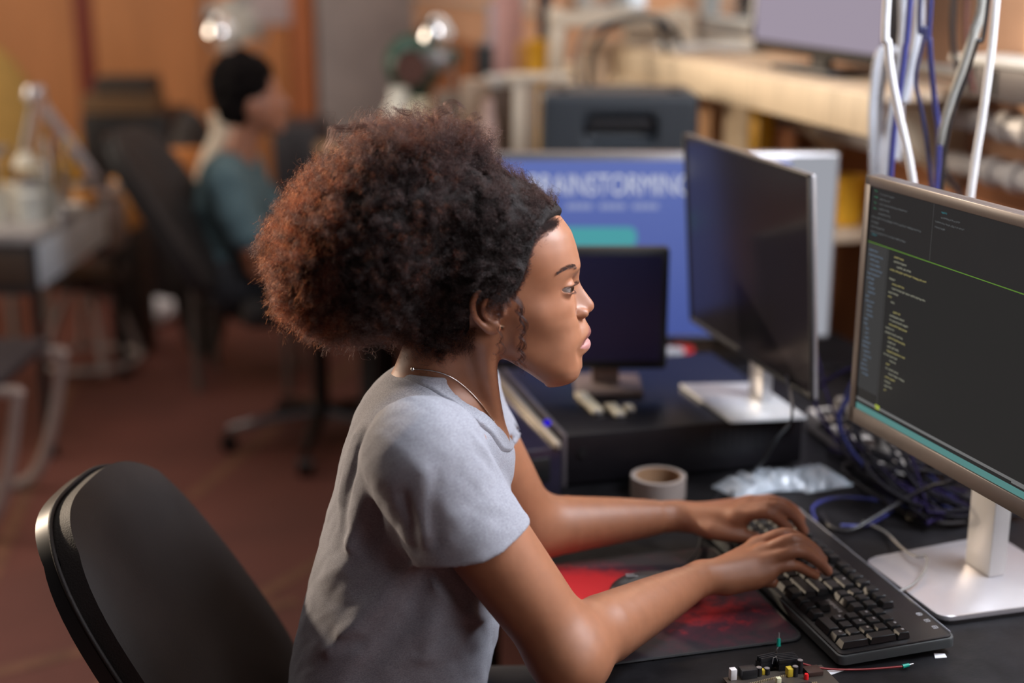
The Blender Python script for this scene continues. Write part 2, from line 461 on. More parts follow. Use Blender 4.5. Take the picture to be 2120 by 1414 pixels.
W = words(.02, .20, 1, .03, .04)+words(.43, .024, 1, .03, .04); strokes('code_text', W, glow('t3', (.05, .36, .42), 1), r, TM, sw, sh, cz)['kind'] = 'stuff'
W = []
for i in range(28): W += words(.012+.012*(i % 5 > 1), .27+i*.0205, 1+(i < 6), .02, .055, umax=.12)
strokes('code_text', W, glow('t4', (.12, .17, .24), 1), r, TM, sw, sh, cz)['kind'] = 'stuff'
W = []; W2 = []
for i in range(31):
    ind = .155+.02*rg.choice((0, 1, 1, 2)); n = (2, 2, 3, 8, 0, 1, 3, 7, 2, 1, 1, 0, 2, 3, 4, 4, 2, 3, 4, 2, 3, 4, 4, 2, 1, 3, 4, 2, 1, 2, 1)[i]
    (W if i % 3 else W2).extend(words(ind, .265+i*.0195, n, .012, .038, umax=.62 if i in (3, 7) else .33))
strokes('code_text', W, glow('t5', (.21, .21, .16), 1), r, TM, sw, sh, cz)['kind'] = 'stuff'
strokes('code_text', W2, glow('t6', (.26, .23, .09), 1), r, TM, sw, sh, cz)['kind'] = 'stuff'
strokes('divider_line', [(0, .2385, 1, .004)], glow('t7', (.10, .22, .03), 1), r, TM, sw, sh, cz)
strokes('divider_line', [(.385, 0, .002, .235), (.135, .245, .002, .70)], glow('t8', (.09, .09, .09), 1), r, TM, sw, sh, cz)
strokes('status_bar', [(0, .972, 1, .028)], glow('t9', (.085, .22, .21), 1), r, TM, sw, sh, cz)
strokes('status_bar', [(0, .945, 1, .012)]+[(.92, .947, .075, .016)], glow('t10', (.15, .15, .15), 1), r, TM, sw, sh, cz)
strokes('cursor_mark', [(.125, .938, .03, .02)], glow('t11', (.35, .42, .04), 1), r, TM, sw, sh, cz)
MB().cyl((-.003, -.19, TM.translation.z-.03), (-.0055, -.19, TM.translation.z-.03), .003).build('button', M_bezgrey, r)
# its stand: square column and wide brushed plate
M_plate = mat('brushed_steel_plate', (.50, .48, .50), .30, metal=.65, var=.05, scale=8)
iv = Matrix.Rotation(-.057, 4, 'Z')
def loc_in(r_, p):
    q = Vector(p)-Vector((r_.location.x, r_.location.y, 0)); q.z -= r_.location.z; q.rotate(Matrix.Rotation(-r_.rotation_euler.z, 3, 'Z')); return q
pl = [WZ(*p, .766) for p in ((1950, 1274), (1787, 1152), (2004, 1108))]
c4 = Vector((pl[0].x+.21, pl[0].y+.012, 0)); c3 = Vector((pl[2].x+.03, pl[2].y+.0, 0))
pts = [loc_in(r, (p.x, p.y, .75)) for p in (pl[0], Vector((pl[0].x+.235, pl[0].y-.0, 0)), Vector((pl[1].x+.235, pl[1].y+.03, 0)), pl[1])]
poly = []
for i in range(4):
    p0 = pts[i]; a = (pts[i-1]-p0).normalized()*.022; b = (pts[(i+1) % 4]-p0).normalized()*.022
    for k in range(6):
        t = k/5; q = p0+a*(1-t)**2+b*t**2; poly.append((q.x, q.y))
mb = MB(); mb.prism(poly, .0005, .006); mb.build('stand_foot', M_black, r)
mb = MB(); mb.prism([(x, y) for x, y in poly], .006, .0125, bev=.002); mb.build('stand_plate', M_plate, r)
nk = loc_in(r, WZ(2052, 1196, .7625))
mb = MB(); mb.box((nk.x-.004, nk.y, .0125), (nk.x+.024, nk.y+.056, .27), bev=.003); mb.build('stand_column', mat('stand_column_metal', (.50, .48, .46), .4, metal=.35, var=.02), r)
mb = MB(); mb.box((.04, nk.y+.0, .27), (nk.x+.03, nk.y+.056, .42), bev=.004); mb.build('hinge', M_black, r)
# ---- the tall silver-edged monitor beside it, screen dark
M_off = mat('dark_glass_screen', (.016, .014, .018), .16, var=.02, spec=1.0)
r2, TM2, _ = monitor('m', .515, .352, .010, .006, .008, M_silver_p, M_off, None, 'thin silver monitor with a dark glossy screen seen almost edge on', (.977, 2.150, .934+.176), -.0125, -.071, .843, None, mbez=M_black)
foot = [loc_in(r2, tuple(WZ(*p, .843)[:2])+(.843,)) for p in ((1512, 874), (1668, 868), (1655, 775), (1440, 800))]
foot = [WZ(*p, .843) for p in ((1512, 876), (1670, 868))]
f0, f1 = foot; L_ = [loc_in(r2, p) for p in (f0, f1, f1+Vector((.0, .20, 0)), f0+Vector((-.005, .215, 0)))]
mb = MB(); mb.prism([(p.x, p.y) for p in L_], 0.0, .006, bev=.0015); mb.build('stand_plate', mat('pale_plate', (.62, .63, .64), .35, metal=.3), r2)
mb = MB(); mb.box((.045, .0, .006), (.065, .06, .10), bev=.004); mb.box((.012, .0, .09), (.065, .06, .20), bev=.004); mb.build('stand_column', M_silver_p, r2)
# ---- blue slide on the big display
def blue_mat():
    m = bpy.data.materials.new('slide_blue'); m.use_nodes = True; nt = m.node_tree; b = nt.nodes['Principled BSDF']
    tc = nt.nodes.new('ShaderNodeTexCoord'); sx = nt.nodes.new('ShaderNodeSeparateXYZ'); nt.links.new(tc.outputs['Generated'], sx.inputs[0])
    cr = nt.nodes.new('ShaderNodeValToRGB'); cr.color_ramp.elements[0].color = (.055, .085, .30, 1); cr.color_ramp.elements[1].color = (.105, .15, .42, 1)
    nt.links.new(sx.outputs['Z'], cr.inputs[0]); nt.links.new(cr.outputs[0], b.inputs['Emission Color']); b.inputs['Emission Strength'].default_value = 1.
    b.inputs['Base Color'].default_value = (.01, .01, .015, 1); b.inputs['Roughness'].default_value = .3
    return m
dT = 2.97; zt = KP(1376, 316, dT)[2]; zb = KP(1376, 702, dT)[2]; wT = (1729-1020)*(dT*cos(PIT)+(CAMZ-1)*sin(PIT))/FPX
cT = WP((1729+1020)/2, 500, dT)
r3 = empty('display', (cT.x, cT.y, .75), 'large flat display showing a blue slide headed BRAINSTORMING', 'display', rz=-YAW)
zz = lambda z: z-.75
MB().box((-wT/2, 0, zz(zb)), (wT/2, .035, zz(zt)), bev=.008).build('casing', M_silver_p, r3)
px2u = lambda px: (px-1020)/(1729-1020)*wT-wT/2
v2z = lambda py: zz(KP(1376, py, dT)[2])
MB().box((px2u(1026), -.0015, v2z(694)), (px2u(1629), .001, v2z(332))).build('screen', blue_mat(), r3, False)
MB().box((px2u(1629), -.0015, v2z(694)), (px2u(1723), .001, v2z(322))).build('side_panel', glow('slide_pale', (.33, .34, .38), 1), r3, False)
def text(s, size, loc, m, parent, rot=(pi/2, 0, 0), ext=.0004, align='CENTER', name='lettering'):
    c = bpy.data.curves.new(name, 'FONT'); c.body = s; c.size = size; c.extrude = ext; c.align_x = align; c.materials.append(m)
    o = bpy.data.objects.new(name, c); COL.objects.link(o); dg = bpy.context.evaluated_depsgraph_get(); me = bpy.data.meshes.new_from_object(o.evaluated_get(dg)); bpy.data.objects.remove(o)
    o = link(name, me, None, parent); o.location = loc; o.rotation_euler = rot; return o
M_w = glow('slide_white', (.62, .64, .72), 1.)
to = text('BRAINSTORMING', .0625, ((px2u(1120)+px2u(1410))/2-.004, -.003, v2z(403)), M_w, r3); to.scale = (.70, 1, 1)
for k in range(14):
    a = px2u(1172)+(px2u(1362)-px2u(1172))*k/14
    MB().box((a, -.003, v2z(433)), (a+.012, -.0016, v2z(421))).build('slide_mark', glow('slide_soft', (.26, .30, .50), 1), r3, False) if k % 5 != 4 else None
mb = MB(); mb.M = Matrix.Rotation(pi/2, 4, 'X'); mb.prism(rrect(px2u(1120), v2z(512), px2u(1318), v2z(470), .018), .0016, .003); mb.build('slide_button', glow('slide_teal', (.07, .33, .36), 1), r3, False)
MB().box((-.12, -.07, 0), (.12, .10, .012), bev=.003).box((-.03, .03, .012), (.03, .05, .12), bev=.003).build('stand', M_black, r3)
# ---- small dark monitor standing on the flat computer
c_ = WP(1290, 700, 2.43)
r4 = empty('monitor', (c_.x-.035, c_.y, .843), 'small black monitor facing the camera with its screen dark', 'monitor', rz=-YAW)
z0 = KP(1290, 762, 2.43)[2]-.843; z1 = KP(1290, 512, 2.43)[2]-.843; hw = .135
xr = (1378-1290)*2.56/FPX+.035; 
MB().box((xr-.31, 0, z0), (xr, .03, z1), bev=.006).build('casing', M_black, r4)
MB().box((xr-.298, -.0012, z0+.016), (xr-.012, .001, z1-.012)).build('screen', mat('navy_off_screen', (.006, .006, .018), .3, emit=(.0025, .0025, .010), estr=1), r4, False)
MB().box((-.05, -.02, .0), (.07, .09, .010), bev=.003).box((-.02, .032, .01), (.03, .045, z0+.1), bev=.003).build('stand', mat('stand_taupe', (.22, .16, .14), .5), r4)
# ================================================================== BLACK COMPUTERS ON THE DESK
def flat_pc():
    x0, y0, x1, y1, z1 = .650, 2.094, 1.075, 2.50, .842
    r = empty('desktop_computer', ((x0+x1)/2, (y0+y1)/2, .75), 'flat black desktop computer under the small dark monitor', 'computer')
    c = r.location; q = lambda a: (a[0]-c.x, a[1]-c.y, a[2]-.75)
    MB().box(q((x0, y0, .755)), q((x1, y1, z1)), bev=.004).build('casing', mat('satin_black_case', (.008, .007, .009), .36, spec=.3), r)
    me = mat('case_edge', (.16, .14, .15), .35, metal=.6)
    MB().box(q((x0-.004, y0-.002, .753)), q((x0+.003, y0+.006, z1+.002)), bev=.001).box(q((x0-.004, y0, z1-.008)), q((x0+.004, y1, z1+.002)), bev=.001).build('edge_trim', me, r)
    for sx in (x0+.03, x1-.03):
        for sy in (y0+.03, y1-.03): MB().cyl(q((sx, sy, .7503)), q((sx, sy, .756)), .012).build('foot', M_black, r)
    for k in range(9): MB().box(q((x0+.26+k*.014, y0-.001, .79)), q((x0+.266+k*.014, y0+.002, .83))).build('vent_slot', M_blackmetal, r, False)
    MB().cyl(q((x0+.03, y0+.001, .81)), q((x0+.03, y0-.003, .81)), .008).build('power_button', M_blackmetal, r)
flat_pc()
# tower lying on its side with pale rails and a blue light
x0, y0, x1, y1, z1 = .525, 2.06, .635, 2.62, .845
r = empty('computer_tower', ((x0+x1)/2, (y0+y1)/2, .75), 'low computer case with pale metal rails and a blue light', 'computer'); c = r.location; q = lambda a: (a[0]-c.x, a[1]-c.y, a[2]-.75)
MB().box(q((x0, y0, .7505)), q((x1, y1, z1-.01)), bev=.004).build('casing', mat('violet_black', (.016, .013, .026), .2), r)
mr_ = mat('pale_rail', (.42, .37, .31), .35, metal=.6)
for sx, w_ in ((x0, .014), (x1-.012, .010)): MB().box(q((sx, y0-.004, z1-.012)), q((sx+w_, y1, z1)), bev=.002).build('rail', mr_, r)
MB().box(q((x0+.02, y0-.004, .78)), q((x1-.02, y0+.002, .82)), bev=.002).build('front_grille', M_blackmetal, r)
led = WZ(1133, 875, z1+.004); MB().lathe([(0, -.004), (.006, -.003), (.006, .003), (0, .006)], q(led), 16).build('power_light', glow('blue_led', (.02, .0, .9), .7), r)
# bright bits lying on the flat computer
M_brass = mat('pale_connector', (.75, .66, .48), .35, metal=.3)
for i, (a, b_, w_) in enumerate((((1200, 812), (1238, 850), .010), ((1262, 836), (1284, 856), .010), ((1298, 838), (1306, 846), .008))):
    p = WZ(*a, .849); q_ = WZ(*b_, .849); mb = MB(); d = q_-p; o = empty('connector', ((p.x+q_.x)/2, (p.y+q_.y)/2, .8424), ('longest', 'middle', 'smallest')[i]+' pale metal connector lying on the flat black computer', 'connector', rz=atan2(d.y, d.x))
    L = d.length/2; MB().box((-L, -w_, 0), (L, w_, .009), bev=.002).build('shell', M_brass, o); MB().box((L, -w_*.6, .002), (L+.006, w_*.6, .007), bev=.001).build('plug_tip', M_silver_p, o)
# ================================================================== KEYBOARD
def keyboard():
    x0, x1, y0, y1 = .796, .957, 1.420, 1.872
    r = empty('keyboard', ((x0+x1)/2, (y0+y1)/2, .75), 'black full-size keyboard under her hands with a glossy top strip', 'keyboard')
    M_case = mat('keyboard_case', (.009, .008, .009), .4, spec=.25); M_side = mat('keyboard_edge', (.050, .054, .055), .38, spec=.35)
    W_, L_ = x1-x0, y1-y0; tl = -.035
    TL = Matrix.Translation((0, 0, .014)) @ Matrix.Rotation(tl, 4, 'Y')
    mb = MB(); mb.M = TL; mb.prism(rrect(-W_/2, -L_/2, W_/2, L_/2, .010), -.006, .006, bev=.002); mb.build('casing', M_side, r)
    mb = MB(); mb.M = TL; mb.prism(rrect(-W_/2+.003, -L_/2+.003, W_/2-.003, L_/2-.003, .008), .006, .0078, bev=.001); mb.build('top_plate', M_case, r)
    mb = MB(); mb.M = TL; mb.box((W_/2-.0022, -L_/2+.012, .0078), (W_/2-.0012, L_/2-.012, .0090)); mb.build('clear_rim', mat('clear_edge', (.25, .25, .28), .2), r, False)
    for sy in (-1, 1): MB().box((W_/2-.03, sy*(L_/2-.04)-.012, .0002), (W_/2-.015, sy*(L_/2-.04)+.012, .0125), bev=.002).build('foot', M_black, r)
    u = .01905
    cap = mat('keycap', (.010, .010, .011), .30, bump=.03, bscale=1500, spec=.22)
    meshes = {}
    def capmesh(w, d):
        k = (w, d)
        if k in meshes: return meshes[k]
        b = MB(); ww = w*u-.0012; dd = d*u-.0012; N = 0
        lo = [(-dd/2, -ww/2), (dd/2, -ww/2), (dd/2, ww/2), (-dd/2, ww/2)]; ti = .0021
        hi = [(-dd/2+ti*2.1, -ww/2+ti), (dd/2-ti*.5, -ww/2+ti), (dd/2-ti*.5, ww/2-ti), (-dd/2+ti*2.1, ww/2-ti)]
        a = [b.v((x, y, 0)) for x, y in lo]; c = [b.v((x, y, .0078)) for x, y in hi]
        b.bm.faces.new(c); 
        for i in range(4): b.bm.faces.new((a[i], a[(i+1) % 4], c[(i+1) % 4], c[i]))
        bmesh.ops.bevel(b.bm, geom=list(b.bm.edges), offset=.0007, segments=1, profile=.5, affect='EDGES')
        bmesh.ops.recalc_face_normals(b.bm, faces=b.bm.faces)
        me = bpy.data.meshes.new('key'); b.bm.to_mesh(me); b.bm.free(); me.materials.append(cap)
        me.polygons.foreach_set('use_smooth', [True]*len(me.polygons)); me.set_sharp_from_angle(angle=radians(28))
        meshes[k] = me; return me
    rows = [(5.35, [(0, 1), (2, 1), (3, 1), (4, 1), (5, 1), (6.5, 1), (7.5, 1), (8.5, 1), (9.5, 1), (11, 1), (12, 1), (13, 1), (14, 1), (15.25, 1), (16.25, 1), (17.25, 1)]),
            (4.1, [(i, 1) for i in range(13)]+[(13, 2), (15.25, 1), (16.25, 1), (17.25, 1), (18.5, 1), (19.5, 1), (20.5, 1), (21.5, 1)]),
            (3.1, [(0, 1.5)]+[(1.5+i, 1) for i in range(12)]+[(13.5, 1.5), (15.25, 1), (16.25, 1), (17.25, 1), (18.5, 1), (19.5, 1), (20.5, 1)]),
            (2.1, [(0, 1.75)]+[(1.75+i, 1) for i in range(11)]+[(12.75, 2.25), (18.5, 1), (19.5, 1), (20.5, 1)]),
            (1.1, [(0, 2.25)]+[(2.25+i, 1) for i in range(10)]+[(12.25, 2.75), (16.25, 1), (18.5, 1), (19.5, 1), (20.5, 1)]),
            (.1, [(0, 1.25), (1.25, 1.25), (2.5, 1.25), (3.75, 6.25), (10, 1.25), (11.25, 1.25), (12.5, 1.25), (13.75, 1.25), (15.25, 1), (16.25, 1), (17.25, 1), (18.5, 2), (20.5, 1)])]
    def place(kx, ky, w, d=1):
        ox = -W_/2+.007+(ky+d/2)*u; oy = L_/2-.0115-(kx+w/2)*u
        o = bpy.data.objects.new('key', capmesh(w, d)); COL.objects.link(o); o.parent = r
        o.matrix_local = TL @ Matrix.Translation((ox, oy, .0092))
    for ky, ks in rows:
        for kx, w in ks: place(kx, ky, w)
    place(21.5, 2.1, 1, 2); place(21.5, .1, 1, 2)
    MT = mat('legend_print', (.45, .45, .47), .5)
    # small printed emblem between the blocks, and three icons by the lock lights
    b = MB(); b.M = TL
    for i in range(7): b.box((-W_/2+.007+2.45*u+.0015*(i % 2), L_/2-.0115-(15.6+i*.30)*u-.0034, .0079), (-W_/2+.007+2.75*u, L_/2-.0115-(15.6+i*.30)*u, .0083))
    b.build('emblem', mat('emblem_print', (.16, .15, .15), .5), r, False)
    for i in range(3):
        cx = W_/2-.0125; cy = -L_/2+.030+i*.019; b = MB(); b.M = TL
        t = .0006; s = .0032
        for q4 in (((-s, -s), (s, -s+t)), ((-s, s-t), (s, s)), ((-s, -s), (-s+t, s)), ((s-t, -s), (s, s)), ((-.0004, -.0015), (.0004, .0015))):
            b.box((cx+q4[0][0], cy+q4[0][1], .0078), (cx+q4[1][0], cy+q4[1][1], .0082))
        b.build('lock_icon', MT, r, False)
    mL = {}
    for kx, ky in ((0, 5.35), (19.5, 3.1), (20.5, 2.1), (18.5, 1.1), (19.5, 2.1), (21.5, 4.1), (20.5, 4.1), (13.4, 4.1), (20.5, .1), (18.5, 3.1)):
        b = MB(); b.M = TL; ox = -W_/2+.007+(ky+.62)*u; oy = L_/2-.0115-(kx+.38)*u
        b.box((ox, oy-.0022, .0168), (ox+.0028, oy-.0012, .0173)); b.box((ox, oy, .0168), (ox+.0028, oy+.0008, .0173)); b.build('legend', MT, r, False)
    return r
keyboard()
# ================================================================== MOUSE, PAD, TAPE, BAGS
def pad():
    r = empty('mouse_pad', (.635, 1.655, .75), 'black and red mouse pad with a stitched edge under the mouse', 'mouse pad')
    m = bpy.data.materials.new('pad_print'); m.use_nodes = True; nt = m.node_tree; b = nt.nodes['Principled BSDF']; b.inputs['Roughness'].default_value = .85
    tc = nt.nodes.new('ShaderNodeTexCoord'); mp = nt.nodes.new('ShaderNodeMapping'); nt.links.new(tc.outputs['Object'], mp.inputs[0])
    c1 = WZ(1222, 1222, .753)-Vector((.635, 1.655, .753)); mp.vector_type = 'TEXTURE'; mp.inputs['Location'].default_value = c1; mp.inputs['Rotation'].default_value = (0, 0, -.5)
    sp = nt.nodes.new('ShaderNodeMapping'); sp.inputs['Scale'].default_value = (6.0, 9.0, 1); nt.links.new(mp.outputs[0], sp.inputs[0])
    gr = nd(nt, 'ShaderNodeTexGradient', gradient_type='SPHERICAL'); nt.links.new(sp.outputs[0], gr.inputs[0])
    nz = nd(nt, 'ShaderNodeTexNoise', Scale=38., Detail=8., Roughness=.7); nt.links.new(tc.outputs['Object'], nz.inputs['Vector'])
    ma = nd(nt, 'ShaderNodeMath', operation='MULTIPLY_ADD'); nt.links.new(nz.outputs['Fac'], ma.inputs[0]); ma.inputs[1].default_value = .75
    m2 = nt.nodes.new('ShaderNodeMapping'); m2.vector_type = 'TEXTURE'; m2.inputs['Location'].default_value = WZ(1470, 1268, .753)-Vector((.635, 1.655, .753)); m2.inputs['Scale'].default_value = (.17, .11, 1); nt.links.new(tc.outputs['Object'], m2.inputs[0])
    g2 = nd(nt, 'ShaderNodeTexGradient', gradient_type='SPHERICAL'); nt.links.new(m2.outputs[0], g2.inputs[0]); mu = nd(nt, 'ShaderNodeMath', operation='MULTIPLY'); nt.links.new(g2.outputs['Fac'], mu.inputs[0]); mu.inputs[1].default_value = .42
    mm = nd(nt, 'ShaderNodeMath', operation='MAXIMUM'); nt.links.new(gr.outputs['Fac'], mm.inputs[0]); nt.links.new(mu.outputs[0], mm.inputs[1]); nt.links.new(mm.outputs[0], ma.inputs[2])
    cr = nt.nodes.new('ShaderNodeValToRGB'); E = cr.color_ramp.elements; E[0].position = .40; E[0].color = (.012, .007, .012, 1); E[1].position = 1.0; E[1].color = (.48, .007, .010, 1)
    e2 = E.new(.62); e2.color = (.055, .006, .016, 1); e3 = E.new(.80); e3.color = (.30, .006, .010, 1)
    nt.links.new(ma.outputs[0], cr.inputs[0]); nt.links.new(cr.outputs[0], b.inputs['Base Color'])
    P_ = rrect(-.155, -.152, .155, .152, .018, 6)
    mb = MB(); mb.prism(P_, .0003, .0035); mb.build('mat_surface', m, r, False)
    mb = MB(); pts = []
    L = [Vector((x, y, .0024)) for x, y in P_]; L.append(L[0])
    tot = sum((b_-a).length for a, b_ in zip(L, L[1:])); n = 420; i = 0; acc = 0
    for k in range(n):
        s = tot*k/n
        while acc+(L[i+1]-L[i]).length < s: acc += (L[i+1]-L[i]).length; i += 1
        d = (L[i+1]-L[i]).normalized(); p = L[i]+d*(s-acc); pts.append(p)
    mb.tube(pts, [.0018+.0005*(k % 2) for k in range(n)], 6, closed=True); mb.build('stitched_edge', mat('black_thread', (.012, .012, .014), .7), r)
pad()
def mouse():
    c = WZ(1352, 1240, .754)
    r = empty('computer_mouse', (c.x, c.y, .7545), 'black computer mouse on the red part of the pad, half hidden by her forearm', 'mouse', rz=-.25)
    S_ = Solid(); S_.ell((0, 0, .010), (.060, .032, .028), .01); S_.ell((.022, 0, .008), (.038, .029, .022), .012); S_.ell((-.012, -.030, .008), (.026, .008, .012), .01, 's')
    S_.add(lambda P: .0005-P[..., 2], (-.1, -.1, -.1), (.1, .1, .1), 0, 'i')
    S_.add(lambda P: -.0012*np.exp(-(P[..., 1]/.0012)**2)*(P[..., 0] > .01)*-1, (0, -.01, 0), (.07, .01, .05), 0, 'd')
    S_.add(lambda P: .0010*np.exp(-((P[..., 0]-.008)/.0012)**2)*(P[..., 2] > .012), (0, -.04, 0), (.02, .04, .05), 0, 'd')
    link('shell', S_.mesh('shell', (-.07, -.04, -.002), (.07, .04, .045), .0013), mat('mouse_plastic', (.022, .022, .025), .38), r, True)
    mb = MB(); mb.lathe([(0, -.0035), (.010, -.003), (.011, 0), (.010, .003), (0, .0035)], (.034, 0, .022), 24, Matrix.Rotation(pi/2, 4, 'X')); mb.build('scroll_wheel', M_black, r)
    mb = MB(); mb.box((-.038, -.006, .0352), (-.022, -.004, .0358)); mb.box((-.038, .0, .0352), (-.026, .002, .0358)); mb.build('print', mat('mouse_print', (.25, .25, .26), .5), r, False)
mouse()
def cable(name, pts, rad, m, label, n=8, group=None, extra=None):
    P_ = spline([Vector(p) for p in pts], n); mb = MB(); mb.tube(P_, rad, 8)
    o = mb.build(name, m, None, 60); tag(o, label, 'cable', group); return o
M_cb = mat('black_cable', (.011, .010, .012), .38); M_cg = mat('grey_cable', (.17, .155, .14), .4); M_cbl = mat('blue_cable', (.028, .032, .15), .4); M_cw = mat('white_cable', (.62, .60, .60), .4)
M_cv = mat('violet_cable', (.012, .007, .027), .5, spec=.3)
z_ = .756
cable('mouse_cable', [WZ(1402, 1200, .765), WZ(1418, 1172, .758), WZ(1444, 1140, .757), WZ(1452, 1100, .755), WZ(1462, 1062, .755), WZ(1490, 1022, .755)], .0018, M_cb, 'thin black cable leading away from the mouse under her hands')
def tape():
    c = WZ(1362, 1025, .75); r = empty('tape_roll', (c.x, c.y, .7503), 'wide roll of cream masking tape lying flat before the flat computer', 'tape')
    R_ = .0445; H_ = .034
    MB().lathe([(.037, 0), (R_, 0), (R_, H_), (.037, H_), (.037, 0)], (0, 0, 0), 48).build('tape', mat('cream_tape', (.30, .25, .225), .6, scale=90, var=.05), r)
    MB().lathe([(.035, .0005), (.037, .0005), (.037, H_-.0005), (.035, H_-.0005), (.035, .0005)], (0, 0, 0), 48).build('cardboard_core', mat('cardboard', (.30, .17, .09), .8), r)
tape()
M_bag = mat('clear_bag_plastic', (.62, .68, .75), .16, trans=.45, spec=.7, alpha=.85)
for i, (px, py, w_, d_, rz_, lab) in enumerate(((1545, 1012, .055, .045, .3, 'clear plastic bag nearest the tape roll'), (1618, 1000, .060, .050, -.2, 'crumpled clear plastic bag in the middle of the heap'), (1690, 998, .058, .050, .15, 'clear plastic bag beside the cable tangle'))):
    c = WZ(px, py, .75); g = 26; mb = MB(); V = [[None]*g for _ in range(g)]; V2 = [[None]*g for _ in range(g)]
    for a in range(g):
        for b_ in range(g):
            x = (a/(g-1)-.5)*w_*1.6; y = (b_/(g-1)-.5)*d_*1.6; e_ = max(0, 1-(2*abs(a/(g-1)-.5))**4)*max(0, 1-(2*abs(b_/(g-1)-.5))**4)
            h_ = e_*(.016+.010*noise.noise(Vector((x*60+i*9, y*25, 0)))+.016*abs(noise.noise(Vector((x*120+i*3, y*22+x*60, 3)))))
            V[a][b_] = mb.v((x, y, max(.0012, h_)+.0005)); V2[a][b_] = mb.v((x, y, .0004))
    for a in range(g-1):
        for b_ in range(g-1):
            mb.bm.faces.new((V[a][b_], V[a+1][b_], V[a+1][b_+1], V[a][b_+1])); mb.bm.faces.new((V2[a][b_], V2[a][b_+1], V2[a+1][b_+1], V2[a+1][b_]))
    o = mb.build('plastic_bag', M_bag, None, 80); o.location = (c.x, c.y, .7505+i*.0); o.rotation_euler = (0, 0, rz_); tag(o, lab, 'bag', 'plastic bags on the desk')
    if i == 1: o.location.z = .7507
# ================================================================== CIRCUIT BOARD AND BITS IN THE NEAR CORNER
def board():
    a = WZ(1520, 1402, .757); b = WZ(1700, 1378, .757); d = b-a; rz = atan2(d.y, d.x)
    r = empty('circuit_board', (a.x, a.y, .7502), 'bare circuit board full of components at the near edge of the desk', 'circuit board', rz=rz)
    MB().box((-.012, -.085, .003), (.118, .006, .0046)).build('board_plate', mat('board_brown', (.05, .04, .032), .4), r, False)
    mb = MB()
    for sx in (0, .10):
        for sy in (-.07, -.004): mb.cyl((sx, sy, 0), (sx, sy, .003), .003)
    mb.build('standoff', M_silver_p, r)
    blk = mat('component_black', (.014, .014, .016), .35); wht = mat('component_white', (.75, .72, .72), .4); ylw = mat('component_yellow', (.55, .40, .03), .4); crm = mat('component_cream', (.62, .60, .40), .5); red = mat('component_red', (.75, .015, .02), .3)
    B = lambda nm, x, y, w, dd, h, m, bv=.0008: MB().box((x, y, .0046), (x+w, y+dd, .0046+h), bev=bv).build(nm, m, r)
    B('connector_block', -.006, -.004, .008, .008, .014, wht); B('relay', .008, -.006, .020, .014, .012, blk); B('header', .042, -.030, .006, .006, .010, crm)
    B('chip', .018, -.040, .034, .014, .003, blk); B('chip', .060, -.045, .024, .012, .003, blk); B('transformer', .088, -.020, .020, .018, .006, mat('component_brown', (.05, .025, .02), .4))
    for x, y, h, m, nm in ((.032, .0, .011, blk, 'capacitor'), (.043, .001, .008, blk, 'capacitor'), (.074, -.012, .013, blk, 'capacitor'), (.083, -.006, .017, blk, 'capacitor')):
        MB().cyl((x, y, .0046), (x, y, .0046+h), .0038, n=20).build(nm, m, r); MB().cyl((x, y, .0046+h), (x, y, .0049+h), .0032, n=20).build('capacitor_top', M_silver_p, r)
    B('coil', .036, -.001, .005, .006, .007, ylw); B('coil', .064, -.014, .007, .009, .011, ylw)
    MB().lathe([(0, .0046), (.003, .0046), (.003, .009), (.0022, .0115), (0, .0122)], (.084, -.022, 0), 16).build('red_lamp', red, r)
    mb = MB()
    for k in range(26): mb.box((.006+k*.0024, -.020+k*.0004, .0046), (.0070+k*.0024, -.0185+k*.0004, .0070))
    for k in range(22): mb.box((.040+k*.0024, -.036, .0046), (.0410+k*.0024, -.0345, .0066))
    mb.build('pin_row', mat('gold_pins', (.75, .62, .40), .3, metal=.8), r, False)
    # finned heat sinks and clip
    for (x, y, rr, n) in ((.040, .012, .15, 3), (.060, .003, -.05, 5)):
        mb = MB(); mb.M = Matrix.Translation((x, y, .0046)) @ Matrix.Rotation(rr, 4, 'Z')
        mb.box((0, 0, 0), (.026, n*.004, .008))
        for k in range(n): mb.box((0, k*.004, .008), (.026, k*.004+.0016, .015), bev=.0004)
        mb.build('heat_sink', blk, r)
    MB().tube([(.054, .010, .012), (.056, .012, .019), (.060, .012, .020), (.061, .010, .014)], .0006, 6).build('spring_clip', M_silver_p, r)
    return r
board()
M_teal = mat('teal_ferrule', (.0, .27, .20), .35); M_rw = mat('red_wire', (.22, .012, .012), .4)
def wire(pts, rad, m, label, ends):
    P_ = spline([Vector(p) for p in pts], 10); r = empty('wire', (P_[0].x, P_[0].y, .75), label, 'wire'); c = Vector((P_[0].x, P_[0].y, .75))
    MB().tube([p-c for p in P_], rad, 8).build('insulation', m, r, 60)
    for p, d in ends:
        p = Vector(p); d = Vector(d).normalized(); MB().cyl(p-c, p+d*.010-c, .0026, .0022).build('ferrule', M_teal, r); MB().cyl(p+d*.010-c, p+d*.017-c, .0009).build('pin', M_silver_p, r)
a = WZ(1630, 1364, .764); b = WZ(1700, 1383, .756); c = WZ(1780, 1386, .753); d = WZ(1868, 1380, .7545)
wire([a, b, c, d], .0013, M_rw, 'thin red wire with a teal ferrule lying in front of the keyboard', [(d, (WZ(1895, 1373, .7545)-d))])
a = WZ(1612, 1358, .758); b = WZ(1608, 1348, .757); d = WZ(1612, 1338, .760)
wire([a, b, d], .0014, M_cb, 'short black wire standing up with a teal ferrule by the pad corner', [(d, Vector((.1, .25, .9)))])
MB_s = MB()
